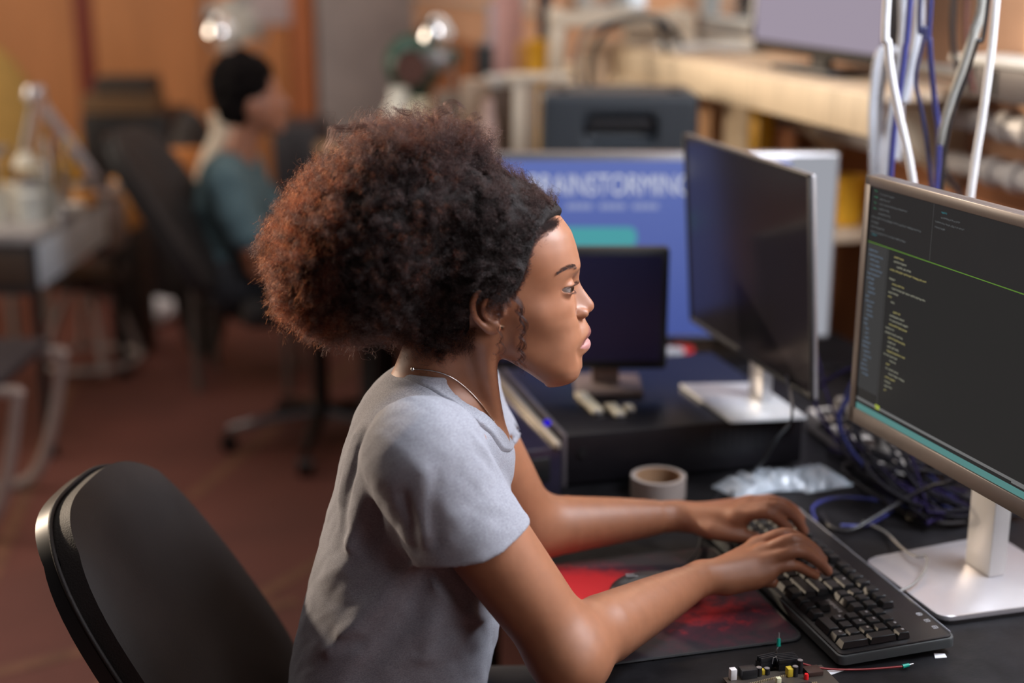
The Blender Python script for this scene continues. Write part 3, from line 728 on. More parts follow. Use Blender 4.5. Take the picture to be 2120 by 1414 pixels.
for i, (px, py, w_, lab) in enumerate(((1945, 1359, .009, 'small white scrap of paper right of the keyboard corner'), (1727, 1391, .010, 'thin white paper sliver beside the circuit board'))):
    c = WZ(px, py, .75); mb = MB(); pts = [(-w_, -w_*.5), (w_*.7, -w_*.7), (w_, w_*.3), (-w_*.4, w_*.8)] if i == 0 else [(-w_, w_*.4), (-w_*.8, -w_*.7), (w_*1.3, -w_*.1)]
    mb.prism(pts, .0003, .0012); o = mb.build('paper_scrap', mat('white_paper', (.78, .78, .82), .6), None, False); o.location = (c.x, c.y, .7502); tag(o, lab, 'paper')
# ================================================================== CABLES ROUND THE NEAR MONITOR
cable('power_cable', [WZ(1700, 1062, .757), WZ(1722, 1092, .757), WZ(1760, 1098, .758), WZ(1810, 1072, .772), WZ(1870, 1036, .795), WZ(1930, 1006, .825), WZ(1985, 990, .86), Vector((1.05, 1.60, .95))], .0034, M_cb, 'thick black cable arching from behind the keyboard to the grey monitor')
cable('thin_cable', [WZ(1786, 1080, .757), WZ(1830, 1100, .757), WZ(1868, 1135, .768), WZ(1895, 1152, .775), WZ(1918, 1153, .778), WZ(1915, 1180, .775), WZ(1890, 1210, .770), WZ(1858, 1226, .764)], .0019, M_cg, 'thin grey cable kinked over the corner of the steel stand plate')
cable('network_cable', [WZ(1690, 1080, .7565), WZ(1682, 1052, .7565), WZ(1710, 1035, .7565), WZ(1760, 1030, .7565), WZ(1850, 1045, .7565), WZ(1800, 1085, .7565), WZ(1740, 1088, .7565)], .0027, M_cbl, 'blue network cable looped flat behind the keyboard')
cable('screen_cable', [Vector((1.00, 2.02, .95)), WZ(1640, 860, .93), WZ(1610, 905, .86), WZ(1575, 960, .80), WZ(1535, 990, .757), WZ(1520, 1010, .757), WZ(1510, 1040, .757)], .0024, M_cb, 'black cable drooping in front of the flat computer from the silver monitor')
rg = random.Random(12)
mb = MB(); mats_ = [mat('matt_black_cable', (.008, .007, .009), .8, spec=.1), mat('matt_violet_cable', (.010, .006, .028), .8, spec=.1), mat('shaded_grey_cable', (.022, .019, .019), .8, spec=.1), mat('shaded_blue_cable', (.008, .009, .04), .8, spec=.1)]  # shade of the tangle put into these darker cable colours
for i in range(24):
    P_ = []; x = rg.uniform(1.06, 1.14); y = rg.uniform(1.80, 2.05); zt_ = rg.uniform(.78, .98); n0 = len(mb.bm.faces)
    P_.append((rg.uniform(1.12, 1.3), rg.uniform(1.78, 2.25), zt_)); P_.append((x, y, zt_*.5+.40))
    for k in range(4): P_.append((min(1.36, max(1.13, x+rg.uniform(-.06, .24))), max(1.78, y+rg.uniform(-.25, .12)), .757+.004*(i % 5)+.003*k))
    mb.tube(spline([Vector(p) for p in P_], 6), rg.choice((.0022, .003, .0036)), 7)
    mi = (0, 0, 1, 0, 0, 2, 0, 3, 0, 1)[i % 10]; mb.bm.faces.ensure_lookup_table()
    for f in mb.bm.faces[n0:]: f.material_index = mi
o = mb.build('cable_tangle', mats_, None, 60); tag(o, 'tangle of dark and violet cables behind the grey monitor', 'cables', kind='stuff')
# small things in the tangle
c = WZ(1885, 1068, .756); MB().lathe([(0, 0), (.006, .001), (.007, .006), (.004, .011), (0, .012)], (0, 0, 0), 16).build('screw_cap', mat('cream_nylon', (.55, .50, .36), .4), None).location = c; o = bpy.data.objects['screw_cap']; tag(o, 'tiny cream plastic cap on the desk behind the keyboard', 'cap'); o.location.z = .7503
# power strip behind
r = empty('power_strip', (1.19, 2.12, .75), 'pale power strip with plugs behind the two monitors', 'power strip', rz=pi/2-.05)
MB().box((-.15, -.028, .001), (.15, .028, .04), bev=.006).build('casing', mat('ivory_plastic', (.5, .47, .44), .45), r)
for k in range(5): MB().cyl((-.11+k*.055, 0, .0402), (-.11+k*.055, 0, .0415), .02, n=24).build('socket', M_black, r)
for k in (0, 2, 3): MB().cyl((-.11+k*.055, 0, .042), (-.11+k*.055, 0, .085), .019, .014, n=20).build('plug', M_cg, r)
# red thing and white pieces left of the silver monitor
c = WZ(1410, 714, .775); r = empty('red_jar', (c.x, c.y, .7503), 'small red capped jar on the desk behind the dark monitor', 'jar'); MB().lathe([(0, 0), (.03, 0), (.03, .018), (.024, .022), (0, .024)], (0, 0, 0), 24).build('lid', mat('red_plastic', (.60, .04, .04), .35), r)
c = WZ(1392, 762, .76); MB().lathe([(0, 0), (.022, 0), (.024, .05), (.018, .05), (.017, .004), (0, .004)], (0, 0, 0), 24).build('paper_cup', mat('white_plastic', (.6, .6, .62), .4), None).location = (c.x, c.y, .7503); tag(bpy.data.objects['paper_cup'], 'white plastic cup on the desk behind the dark monitor', 'cup')
# ================================================================== CABLES HANGING FROM ABOVE
D = 2.1
def hang(name, px, rad, m, label, dep=D, dz=0., group=None):
    top = WP(*px[0], dep); P_ = [Vector((top.x, top.y, top.z+.5))]+[WP(*p, dep+dz*i) for i, p in enumerate(px)]
    return cable(name, P_, rad, m, label, 10, group)
hang('hanging_cable', [(1836, 0), (1838, 90), (1846, 160), (1862, 240), (1880, 320), (1893, 400), (1910, 560)], .0062, M_cw, 'thick white cable hanging at the left of the bundle above the grey monitor')
hang('hanging_cable', [(2062, 0), (2050, 120), (2034, 240), (2018, 340), (2006, 430), (1990, 560)], .0060, M_cw, 'straight white cable hanging at the right end of the bundle')
hang('hanging_cable', [(1884, 0), (1874, 100), (1862, 190), (1850, 280), (1842, 380), (1830, 520)], .0048, M_cbl, 'blue cable hanging just right of the thick white one', 2.15)
hang('hanging_cable', [(1927, 0), (1925, 90), (1934, 200), (1944, 280), (1940, 380), (1930, 500)], .0044, M_cbl, 'blue cable hanging in the middle of the bundle', 2.2)
hang('hanging_cable', [(1905, 0), (1915, 60), (1896, 160), (1908, 230), (1922, 320), (1930, 430), (1925, 520)], .0034, mat('navy_cable', (.02, .022, .07), .4), 'dark navy cable crossing the blue ones', 2.17)
hang('hanging_cable', [(2046, 0), (2022, 90), (2000, 160), (1978, 220), (1962, 280), (1950, 380), (1944, 520)], .0034, M_cb, 'thin black cable hanging beside the ribbed grey hose', 2.13)
P_ = spline([WP(2034, -200, 2.16)]+[WP(*p, 2.16) for p in ((2034, 0), (2016, 70), (1994, 140), (1972, 205), (1956, 262), (1950, 300))], 24)
mb = MB(); mb.tube(P_, [.0072+.0012*(i % 2) for i in range(len(P_))], 10); o = mb.build('ribbed_hose', mat('grey_hose', (.30, .29, .26), .5), None, 60); tag(o, 'ribbed grey hose hanging between the cables', 'hose')
for i, (px, r_, dpt) in enumerate((([(1815, 480), (1808, 330), (1806, 220), (1818, 120), (1840, 105), (1856, 160), (1850, 260)], .007, 2.5), ([(1828, 500), (1822, 320), (1822, 200), (1838, 110), (1858, 120), (1862, 220), (1855, 330)], .0075, 2.52), ([(1868, -80), (1872, 40), (1866, 120), (1850, 220), (1838, 330), (1835, 470)], .009, 2.48), ([(1900, -80), (1902, 40), (1890, 130), (1872, 210)], .009, 2.5))):
    P_ = [WP(*p, dpt) for p in px]; cable('looped_cable', P_, r_, mat('pale_grey_cable', (.40, .41, .45), .4), ('outermost pale grey cable looped behind the white hanging cable', 'inner pale grey cable loop behind the white hanging cable', 'pale grey cable hanging down through the loops', 'short pale grey cable end hanging beside the blue cables')[i], 10)
for i, (px, m) in enumerate((([(1978, -60), (1972, 60), (1980, 130), (2004, 170)], M_cb), ([(2004, -60), (2000, 60), (2004, 130), (2016, 190)], mat('brown_cable', (.10, .03, .02), .5)), ([(1950, 300), (1958, 360), (1985, 400), (2010, 470)], M_cb))):
    cable('wall_cable', [WP(*p, 2.62) for p in px], .005, m, ('black cable curving down the orange wall', 'brown cable on the orange wall beside the black one', 'dark cable sagging below the two pipes')[i], 10)
# ================================================================== ALONG THE WINDOW WALL
def along(name, x0, x1, y0, y1, z0, z1, m, label=None, cat=None, bev=.006, parent=None, kind=None):
    o = MB().box((x0, y0, z0), (x1, y1, z1), bev=bev).build(name, m, parent); tag(o, label, cat, kind=kind); return o
M_wood = mat('pale_plank', (.74, .60, .42), .6, stretch=(1, 10, 1), scale=5, var=.14); M_wood2 = mat('tan_plank', (.56, .42, .29), .6, stretch=(1, 10, 1), scale=5, var=.16)
def shelf():
    r = empty('wall_shelf', (1.62, 3.75, 1.25), 'wooden shelf of pale planks under the windows', 'shelf'); L = r.location
    q = lambda a: (a[0]-L.x, a[1]-L.y, a[2]-L.z)
    for k, (a, b) in enumerate(((1.48, 1.565), (1.57, 1.655), (1.66, 1.745))):
        MB().box(q((a, 2.62, 1.305)), q((b, 4.6, 1.325)), bev=.003).build('plank', M_wood2, r)
    MB().box(q((1.455, 2.62, 1.235)), q((1.48, 4.2, 1.32)), bev=.004).build('fascia_board', M_wood, r)
    MB().box(q((1.44, 3.6, 1.19)), q((1.47, 5.2, 1.235)), bev=.004).build('lower_board', M_wood, r)
    for y in (2.72, 3.28, 3.81):
        mb = MB(); mb.M = Matrix.Translation(q((0, y+.03, 0))) @ Matrix.Rotation(pi/2, 4, 'X'); mb.prism([(1.50, 1.302), (1.745, 1.302), (1.745, 1.10), (1.72, 1.10)], 0, .03); mb.build('bracket', M_wood, r)
shelf()
M_pipe = mat('white_painted_pipe', (.66, .63, .62), .4)
for i, (z, y0, y1, lab) in enumerate(((1.262, 1.2, 4.9, 'upper white painted pipe running along the window wall'), (1.168, 1.2, 5.4, 'lower white painted pipe running along the window wall'))):
    r = empty('wall_pipe', (1.70, 3., z-.025), lab, 'pipe'); 
    MB().cyl((0, y0-3, .025), (0, y1-3, .025), .0235, n=24).build('tube', M_pipe, r)
    for y in ((2.35, 2.42, 2.49, 2.75, 3.55) if i == 0 else (2.36, 2.44, 2.52, 2.85, 3.9)): MB().cyl((0, y-3, .025), (0, y-3+.028, .025), .031, n=24).build('collar', M_pipe, r)
    for y in (2.0, 3.2, 4.3): MB().box((0, y-3, .0), (.05, y-3+.02, .05), bev=.002).build('wall_clip', M_pipe, r)
# lavender-lit screen and other things on the shelf
c0 = K(0, 0); r = empty('wall_monitor', (1.57, 3.16, 1.326), 'big screen with a pale lavender picture standing on the wooden shelf', 'monitor')
MB().box((0, -.38, .035), (.04, .30, .55), bev=.006).build('casing', M_black, r)
MB().box((-.001, -.365, .060), (.001, .285, .53)).build('screen', glow('lavender_screen', (.34, .29, .36), 1.0), r, False)
MB().box((-.04, -.2, 0), (.08, .1, .012), bev=.003).box((.012, -.09, .01), (.03, -.01, .06)).build('stand', M_black, r)
MB().box((1.50, 3.80, 1.326), (1.74, 4.0, 1.345), bev=.004).build('white_board', M_frame, None); tag(bpy.data.objects['white_board'], 'flat white board lying on the shelf under the brightest window', 'board')
# lit stuff below the shelf
M_yel = mat('yellow_plastic', (.80, .42, .02), .45)
r = empty('yellow_bin', (1.62, 3.00, .981), 'round yellow plastic bin on the low wall ledge', 'bin'); MB().lathe([(0, 0), (.032, 0), (.042, .10), (.044, .115), (.038, .115), (.035, .01), (0, .01)], (0, 0, 0), 28).build('tub', M_yel, r); MB().lathe([(.043, .095), (.047, .10), (.043, .105)], (0, 0, 0), 28).build('rim', M_yel, r)
along('wall_ledge', 1.50, 1.745, 2.9, 5.2, .955, .98, M_wood2, 'narrow tan ledge below the pipes holding papers and the yellow bin', 'ledge')
for i, (y, w_, h_, m, lab) in enumerate(((3.52, .16, .245, mat('cream_folder', (.68, .52, .34), .7), 'cream folder standing under the pipes beside the yellow one'), (3.74, .10, .235, mat('peach_folder', (.72, .40, .20), .7), 'peach folder standing under the pipes'), (3.40, .06, .24, M_yel, 'narrow yellow folder standing under the pipes'), (3.92, .12, .20, mat('brown_folder', (.30, .14, .06), .7), 'brown folder under the pipes, farthest from the camera'), (4.05, .08, .22, mat('white_folder', (.66, .60, .52), .7), 'whitish folder under the shelf at the far end'))):
    r = empty('folder', (1.58, y, .9805), lab, 'folder', 'folders standing under the pipes'); MB().box((-.02, -w_/2, 0), (-.016, w_/2, h_), bev=.001).box((.016, -w_/2, 0), (.02, w_/2, h_), bev=.001).box((-.02, -w_/2, 0), (.02, -w_/2+.004, h_), bev=.001).build('cover', m, r); MB().box((-.015, -w_/2+.004, .003), (.015, w_/2-.003, h_-.006)).build('paper_stack', mat('paper_edge', (.6, .52, .42), .8), r, False)
r = empty('electrical_box', (1.68, 2.46, 1.322), 'dark grey electrical box with a pale lid at the top right corner', 'electrical box')
MB().box((-.06, -.30, 0), (.06, .13, .065), bev=.006).build('casing', mat('dark_grey_box', (.09, .075, .075), .5), r); MB().box((-.068, -.31, .065), (.06, .14, .080), bev=.004).build('lid', M_frame, r); MB().box((-.064, -.02, .01), (-.06, .0, .06)).build('slot', M_black, r, False); MB().box((-.064, .06, .01), (-.06, .08, .06)).build('slot', M_black, r, False)
# ================================================================== BEHIND: CASE, RACK, BENCH
def facing(name, px0, px1, pyt, zb, d, depth, label, cat, group=None):
    """root of a thing turned to the camera-aligned frame; returns root, half width, height"""
    c = WP((px0+px1)/2, pyt, d); s = (d*cos(PIT)+(CAMZ-c.z)*sin(PIT))/FPX
    return empty(name, (c.x, c.y, zb), label, cat, group, rz=-YAW), (px1-px0)*s/2, c.z-zb
r, hw, H_ = facing('equipment_case', 1122, 1450, 195, .7503, 3.45, .3, 'dark slate equipment case with a recessed handle behind the blue display', 'case')
M_slate = mat('slate_case', (.026, .033, .042), .5, var=.05)
S_ = Solid()
def bx(c, h, rr):
    c = np.array(c); h = np.array(h)-rr
    return lambda P: np.linalg.norm(np.maximum(np.abs(P-c)-h, 0), axis=-1)+np.minimum(np.max(np.abs(P-c)-h, axis=-1), 0)-rr
S_.add(bx((0, .13, H_/2), (hw, .13, H_/2), .015), (-hw, 0, 0), (hw, .26, H_), 0)
S_.add(bx((0.0, 0, H_-.085), (.088, .030, .036), .022), (-.1, -.03, H_-.13), (.1, .03, H_-.04), .006, 's')
link('shell', S_.mesh('shell', (-hw-.01, -.01, -.005), (hw+.01, .27, H_+.01), .006), M_slate, r, True)
MB().tube(spline([(-.070, .012, H_-.085), (-.066, -.004, H_-.070), (0, -.006, H_-.068), (.066, -.004, H_-.070), (.070, .012, H_-.085)], 6), .009, 10).build('handle', mat('handle_black', (.014, .014, .018), .5), r)
for sx in (-1, 1): MB().box((sx*hw*.55-.02, -.004, H_*.45), (sx*hw*.55+.02, .003, H_*.52), bev=.002).build('latch', M_silver_p, r)
for sx in (-1, 1): MB().box((sx*hw*.72-.015, .05, H_), (sx*hw*.72+.015, .09, H_+.006), bev=.002).build('lid_clip', M_black, r)
# wooden rack beyond it
M_beige = mat('beige_wood', (.76, .66, .52), .55, var=.06)
r, hw, H_ = facing('wooden_rack', 1140, 1440, 24, .7803, 4.35, .3, 'pale wooden rack standing behind the dark equipment case', 'rack')
for sx in (-1, 1):
    for y in (0, .30): MB().box((sx*(hw-.022)-.022, y, 0), (sx*(hw-.022)+.022, y+.03, H_), bev=.003).build('post', M_beige, r)
for z in (.20, .40, H_-.04): MB().box((-hw, -.004, z), (hw, .33, z+.022), bev=.003).build('board', M_beige, r)
MB().box((-hw, -.003, H_-.045), (hw, .02, H_), bev=.003).build('rail', M_beige, r)
def on_rack(px, pyb, pyt, w_, d, name, label, cat, m, lid=None, dp=.12, round_=False, zb=None):
    b = WP(px, pyb, d); t = KP(px, pyt, d); z0 = b.z if zb is None else zb; h_ = t[2]-z0
    r = empty(name, (b.x, b.y, z0), label, cat, rz=-YAW)
    if round_: MB().lathe([(0, 0), (w_/2, 0), (w_/2*.97, h_*.8), (w_/2*.6, h_*.9), (w_/2*.6, h_), (0, h_)], (0, 0, 0), 24).build('body', m, r)
    else: MB().box((-w_/2, -dp/2, 0), (w_/2, dp/2, h_), bev=.006).build('body', m, r)
    if lid: MB().box((-w_/2-.003, -dp/2-.003, h_-.03), (w_/2+.003, dp/2+.003, h_+.003), bev=.004).build('lid', lid, r)
    return r
ZR = .7803
on_rack(1345, 165, 62, .16, 4.50, 'woven_basket', 'tall straw-coloured basket standing in the wooden rack', 'basket', mat('straw', (.66, .56, .44), .8, scale=60, var=.12, bump=.6, bscale=120), M_beige, zb=1.203)
on_rack(1240, 165, 95, .13, 4.50, 'storage_jar', 'pale jar on the middle of the wooden rack', 'jar', mat('peach_ceramic', (.62, .45, .30), .4), round_=True, zb=1.203)
# second bench items left of the rack
r, hw, H_ = facing('wooden_posts', 1062, 1112, 168, .7803, 4.2, .2, 'pale upright wooden post unit left of the equipment case', 'post')
MB().box((-hw, 0, 0), (hw*.0, .05, H_), bev=.004).build('post', M_beige, r); MB().box((hw*.1, .0, 0), (hw, .05, H_), bev=.004).build('post', mat('tan_wood', (.42, .32, .23), .6), r); MB().box((-hw-.02, -.01, H_), (hw+.1, .08, H_+.02), bev=.003).build('cap_board', M_beige, r)
on_rack(1114, 200, 82, .062, 4.75, 'yellow_canister', 'bright yellow canister between the rack and the machine', 'canister', M_yel, zb=.7803, dp=.06)
on_rack(1082, 200, 88, .044, 5.0, 'amber_box', 'amber box beside the bright yellow canister', 'box', mat('amber_card', (.62, .32, .10), .6), zb=.7803, dp=.06)
on_rack(1036, 220, 158, .10, 4.80, 'toolbox', 'dark brown tool box on the far bench', 'tool box', mat('brown_box', (.14, .10, .08), .6), M_frame, zb=.7803)
on_rack(985, 240, 165, .085, 4.5, 'carton', 'tan carton on the far bench above her crown', 'carton', mat('tan_carton', (.40, .30, .22), .7), zb=.7803)
on_rack(1012, 330, 205, .05, 4.3, 'pink_bottle', 'small pale bottle beside the wooden posts', 'bottle', mat('pale_pink', (.55, .38, .34), .4), round_=True, zb=.7803)
on_rack(935, 330, 190, .12, 5.75, 'grey_carton', 'grey brown carton behind the pale bottles', 'carton', mat('greybrown_card', (.24, .20, .17), .7), zb=.7803)
on_rack(828, 330, 182, .11, 5.0, 'white_canister', 'white canister directly behind the top of her hair', 'canister', mat('enamel_white', (.72, .72, .64), .35), round_=True, zb=.7803)
on_rack(875, 330, 205, .10, 4.9, 'cream_canister', 'cream canister behind the top of her hair', 'canister', mat('enamel_cream', (.68, .66, .50), .4), round_=True, zb=.7803)
on_rack(910, 330, 245, .10, 4.7, 'brass_bowl', 'brass coloured pot behind the curls', 'pot', mat('ochre_pot', (.55, .38, .10), .4), round_=True, zb=.7803)
# arching black hoses over the rack
for i, (pts, rd, dep, lab) in enumerate((([(1222, 190), (1226, 110), (1262, 55), (1318, 36), (1370, 44), (1410, 90), (1424, 170)], .010, 4.12, 'black hose arching over the middle of the wooden rack'), ([(1205, 190), (1196, 120), (1216, 66), (1270, 44), (1330, 38)], .008, 4.15, 'thin grey hose arching at the left of the black one'), ([(1362, 40), (1376, 90), (1392, 150), (1396, 190)], .009, 4.10, 'dark hose dropping at the right of the rack'))):
    cable('hose', [WP(*p, dep) for p in pts], rd, (M_cb, M_cg, M_cb)[i], lab, 10)
# green bench machine with a bright lamp
r = empty('bench_grinder', WP(858, 215, 5.3).xyz, 'dark green bench machine with a round housing behind her hair', 'machine', rz=-YAW); r.location.z = .7803
S_ = Solid(); h0 = KP(858, 130, 5.3)[2]-.7803
S_.cone((0, -.04, h0), (0, .06, h0), .105, .105, .02); S_.chain([(0, 0, h0), (0, 0, .02)], [.05, .065], .03); S_.ell((0, 0, .015), (.12, .09, .02), .02); S_.cone((-.0, .0, h0), (.14, .0, h0+.02), .045, .035, .03)
link('housing', S_.mesh('housing', (-.16, -.13, -.01), (.22, .16, h0+.14), .008), mat('machine_green', (.022, .075, .055), .4), r, True)
MB().cyl((.0, -.150, h0-.01), (.0, -.145, h0-.01), .06, n=28).cyl((0, -.146, h0-.01), (0, -.10, h0-.01), .02).build('grinding_wheel', mat('wheel_brown', (.10, .04, .03), .6), r)
MB().box((.03, -.13, h0-.02), (.13, -.07, h0+.05), bev=.01).build('guard', M_silver_p, r)
def desk_lamp(px, py, d, zb, label, hs=.05, glow_s=2.2, name='desk_lamp'):
    p = WP(px, py, d); r = empty(name, (p.x, p.y, zb), label, 'lamp', rz=-YAW); h_ = p.z-zb
    MB().lathe([(0, 0), (.07, 0), (.07, .012), (.02, .02), (0, .02)], (.06, .03, 0), 24).build('base', M_black, r)
    MB().tube(spline([(.06, .03, .02), (.07, .03, h_*.5), (.04, .02, h_*.9), (0, 0, h_+.05)], 6), .006, 8).build('arm', M_silver_p, r)
    MB().lathe([(.008, .06), (hs*.6, .04), (hs, -.01), (hs*.95, -.012), (hs*.5, .03), (0, .035)], (0, 0, h_), 24, Matrix.Rotation(.5, 4, 'X')).build('shade', mat('lamp_chrome', (.75, .73, .70), .15, metal=1.), r)
    MB().lathe([(0, -.02), (.018, -.014), (.024, 0), (.018, .016), (0, .02)], (0, -.008, h_), 16).build('bulb', glow('warm_bulb', (1., .92, .74), glow_s), r)
    return r
desk_lamp(902, 62, 5.1, .7803, 'chrome lamp shining above the green machine', .062, 1.6)
for i, (px, py, d, w_, h_, m, lab) in enumerate(((1054, 40, 5.6, .11, .30, mat('pink_cloth', (.62, .36, .34), .8), 'pink cloth hanging beyond the rack'), (1004, 150, 5.4, .07, .20, mat('dark_tool', (.04, .045, .05), .5), 'dark tool standing beyond the tan carton'), (1128, 30, 5.2, .05, .32, mat('blackish', (.03, .03, .04), .5), 'black upright tool standing left of the rack top'), (1030, 65, 5.8, .08, .22, mat('pale_violet', (.45, .42, .50), .6), 'pale violet box beyond the rack'))):
    p = WP(px, py, d); r = empty(('cloth', 'hand_tool', 'upright_tool', 'violet_box')[i], (p.x, p.y, .7803), lab, ('cloth', 'tool', 'tool', 'box')[i], rz=-YAW)
    H_ = p.z-.7803+h_/2; MB().box((-w_/2, -.03, 0), (w_/2, .03, H_), bev=.008).build('body', m, r); MB().box((-w_*.2, -.035, H_), (w_*.2, .0, H_+.02), bev=.004).build('top', M_silver_p, r)
# ================================================================== THE WOMAN (built facing +x in the camera-aligned frame, then turned by its root)
YM = 1.66
ROOTXY = (-.13, YM)
woman = empty('person', K(*ROOTXY, 0), 'woman in light grey T-shirt with curly dark hair typing at the near keyboard', 'person', rz=-YAW)
def wchild(o, parent=None):
    o.parent = parent or woman
    if parent is None: o.location = (-ROOTXY[0], -ROOTXY[1], 0)
    return o
T = np.array([ # py, front, back, half width, roundness   (head cross sections)
 (388,1050,1000,.010,2.0),(394,1078,972,.024,2.0),(402,1100,950,.036,2.0),(415,1126,925,.048,2.0),(432,1147,905,.057,2.0),(450,1162,893,.063,2.05),(478,1183,882,.068,2.1),(506,1193,876,.071,2.15),
 (531,1199,872,.072,2.2),(552,1199.5,870,.072,2.25),(570,1196,870,.0715,2.25),(584,1191,870,.071,2.25),(600,1189,872,.070,2.25),(620,1190,880,.069,2.2),(640,1193,892,.067,2.2),
 (655,1200,907,.065,2.15),(680,1204,945,.062,2.15),(700,1204,985,.060,2.1),(715,1203.5,1012,.058,2.1),(740,1203,1055,.054,2.1),(754,1204,1078,.050,2.1),(771,1200,1102,.043,2.1),
 (781,1191,1115,.037,2.1),(788,1178,1122,.029,2.1),(793,1160,1130,.018,2.0),(796,1150,1140,.006,2.0)])
hz = np.array([KP(1150, p, YM)[2] for p in T[:, 0]])
hF = np.array([KP(x, p, YM)[0] for p, x in T[:, :2]]); hB = np.array([KP(x, p, YM)[0] for p, x in T[:, [0, 2]]])
PR = np.array([(552,1200),(562,1200.5),(571,1199.5),(578,1199.5),(584,1201),(591,1204),(598,1208),(610,1216.5),(621,1225),(627,1229),(632,1230.3),(638,1229.5),(643,1225.5),(647,1220),(652,1211.5),(658,1211),(664,1213),
 (671,1217),(677,1221),(683,1223.7),(688,1223.4),(693,1220.5),(698,1214.5),(700,1214.5),(704,1220.5),(708,1222.8),(713,1223),(719,1220.5),(724,1216.5),(729,1208),(734,1205.5),(740,1205),(750,1205.5),(758,1205.5)])
pz = np.array([KP(1200, p, YM)[2] for p in PR[:, 0]]); px_ = np.array([KP(x, p, YM)[0] for p, x in PR])
def zi(py): return KP(1180, py, YM)[2]
def interp(z, zs, v): return np.interp(-z, -zs, v)
# smooth tables so that no section shows as a facet
def smooth_tab(zs, v, n=260, s=3):
    zz = np.linspace(zs[0], zs[-1], n); vv = interp(zz, zs, v)
    k = np.ones(2*s+1)/(2*s+1); pad = np.pad(vv, s, mode='edge')
    return zz, np.convolve(np.convolve(pad, k, 'same'), k, 'same')[s:-s]
_zF, _F = smooth_tab(hz, hF); _zB, _B = smooth_tab(hz, hB, s=5); _zW, _W = smooth_tab(hz, T[:, 3], s=6)
_bz = np.linspace(pz[0], pz[-1], 300)
_bump = np.interp(-_bz, -pz, px_)-np.interp(-_bz, -_zF, _F)
_bump = np.convolve(np.pad(_bump, 3, mode='edge'), np.ones(7)/7, 'same')[3:-3]
_bump[0] = 0; _bump[-1] = 0
_nw = np.array([(552, .010), (570, .0065), (585, .0062), (600, .0072), (618, .0088), (632, .0108), (645, .0115), (655, .0095), (662, .012), (672, .0185), (698, .024), (713, .021), (729, .019), (758, .018)])
_nz = np.array([zi(p) for p in _nw[:, 0]])
EYX, EYZ = KP(1166.5, 595.5, YM-.031)[0], KP(1168, 594.5, YM-.031)[2]
def head_f(P):
    x, y, z = P[..., 0], P[..., 1]-YM, P[..., 2]
    ay = np.abs(y)
    F = np.interp(-z, -_zF, _F); B = np.interp(-z, -_zB, _B); W = np.interp(-z, -_zW, _W)
    b = np.interp(-z, -_bz, _bump, left=0, right=0); s = np.interp(-z, -_nz, _nw[:, 1])
    q = 2.6
    lat = np.exp(-(ay/s)**q)
    sh = b*lat
    ez = z-EYZ
    sh = sh-.0085*np.exp(-((ay-.029)/.0165)**2-((ez-.001)/.0125)**2)      # socket
    sh = sh-.0022*np.exp(-((ez-.0098+.0030*((ay-.030)/.012)**2)/.0016)**2)*np.clip((.046-ay)/.008, 0, 1)*np.clip((ay-.014)/.006, 0, 1)
    sh = sh+.0028*np.exp(-((ay-.026)/.018)**2-((ez-.0225)/.0075)**2)      # brow ridge
    sh = sh+.0040*np.exp(-((ay-.043)/.019)**2-((ez+.026)/.018)**2)        # cheek bone
    sh = sh-.0030*np.exp(-((ay-.030)/.008)**2-((z-zi(712))/.008)**2)      # mouth corner
    sh = sh+.0025*np.exp(-((ay-.040)/.018)**2-((z-zi(700))/.020)**2)      # cheek
    sh = sh-.0008*np.exp(-((ay-.0165-.45*np.maximum(zi(650)-z, 0))/.003)**2)*np.clip((zi(640)-z)/.01, 0, 1)*np.clip((z-zi(700))/.012, 0, 1)
    g = zi(699.5)-.004*(ay/.024)**2
    sh = sh-.0022*np.exp(-((z-g)/.0013)**2)*np.clip((.0265-ay)/.005, 0, 1)  # line between the lips
    C = (F+B)/2; a = np.maximum((F-B)/2, .002)
    t = np.clip((x-C)/a, 0, 1); t = t*t*(3-2*t)
    X = x-sh*t
    p = 2.15+.25*np.clip((x-C)/a, 0, 1)
    n = ((np.abs(X-C)/a)**p+(ay/np.maximum(W, .002))**p)**(1/p)
    r = np.sqrt((X-C)**2+y*y)
    d = r-r/np.maximum(n, 1e-4)
    top = z-hz[0]; bot = hz[-1]-z
    return np.maximum(np.maximum(d*.86, top), bot)
S = Solid()
e = lambda px, py, y: KP(px, py, y)
S.add(head_f, (-.13, YM-.08, hz[-1]-.01), (.12, YM+.08, hz[0]+.01), .0)
# neck
S.cone((-.066, YM, 1.165), (-.078, YM, 1.045), .049, .050, .028)
S.cone((-.085, YM, 1.14), (-.128, YM, 1.04), .040, .046, .03)
for sg in (-1, 1):
    S.cone(e(1000, 705, YM+sg*.055), e(1030, 905, YM+sg*.022), .012, .009, .022)        # neck muscle
    S.cone(e(1030, 915, YM+sg*.02), e(965, 905, YM+sg*.13), .008, .008, .02)            # collar bone
    S.cone(e(935, 858, YM+sg*.035), e(905, 918, YM+sg*.14), .022, .028, .03)           # trapezius
    # chest and back inside the shirt
S.ell((-.100, YM, .985), (.080, .130, .10), .04); S.ell((-.125, YM, .86), (.080, .11, .15), .05); S.ell((-.145, YM, .70), (.08, .12, .12), .05)
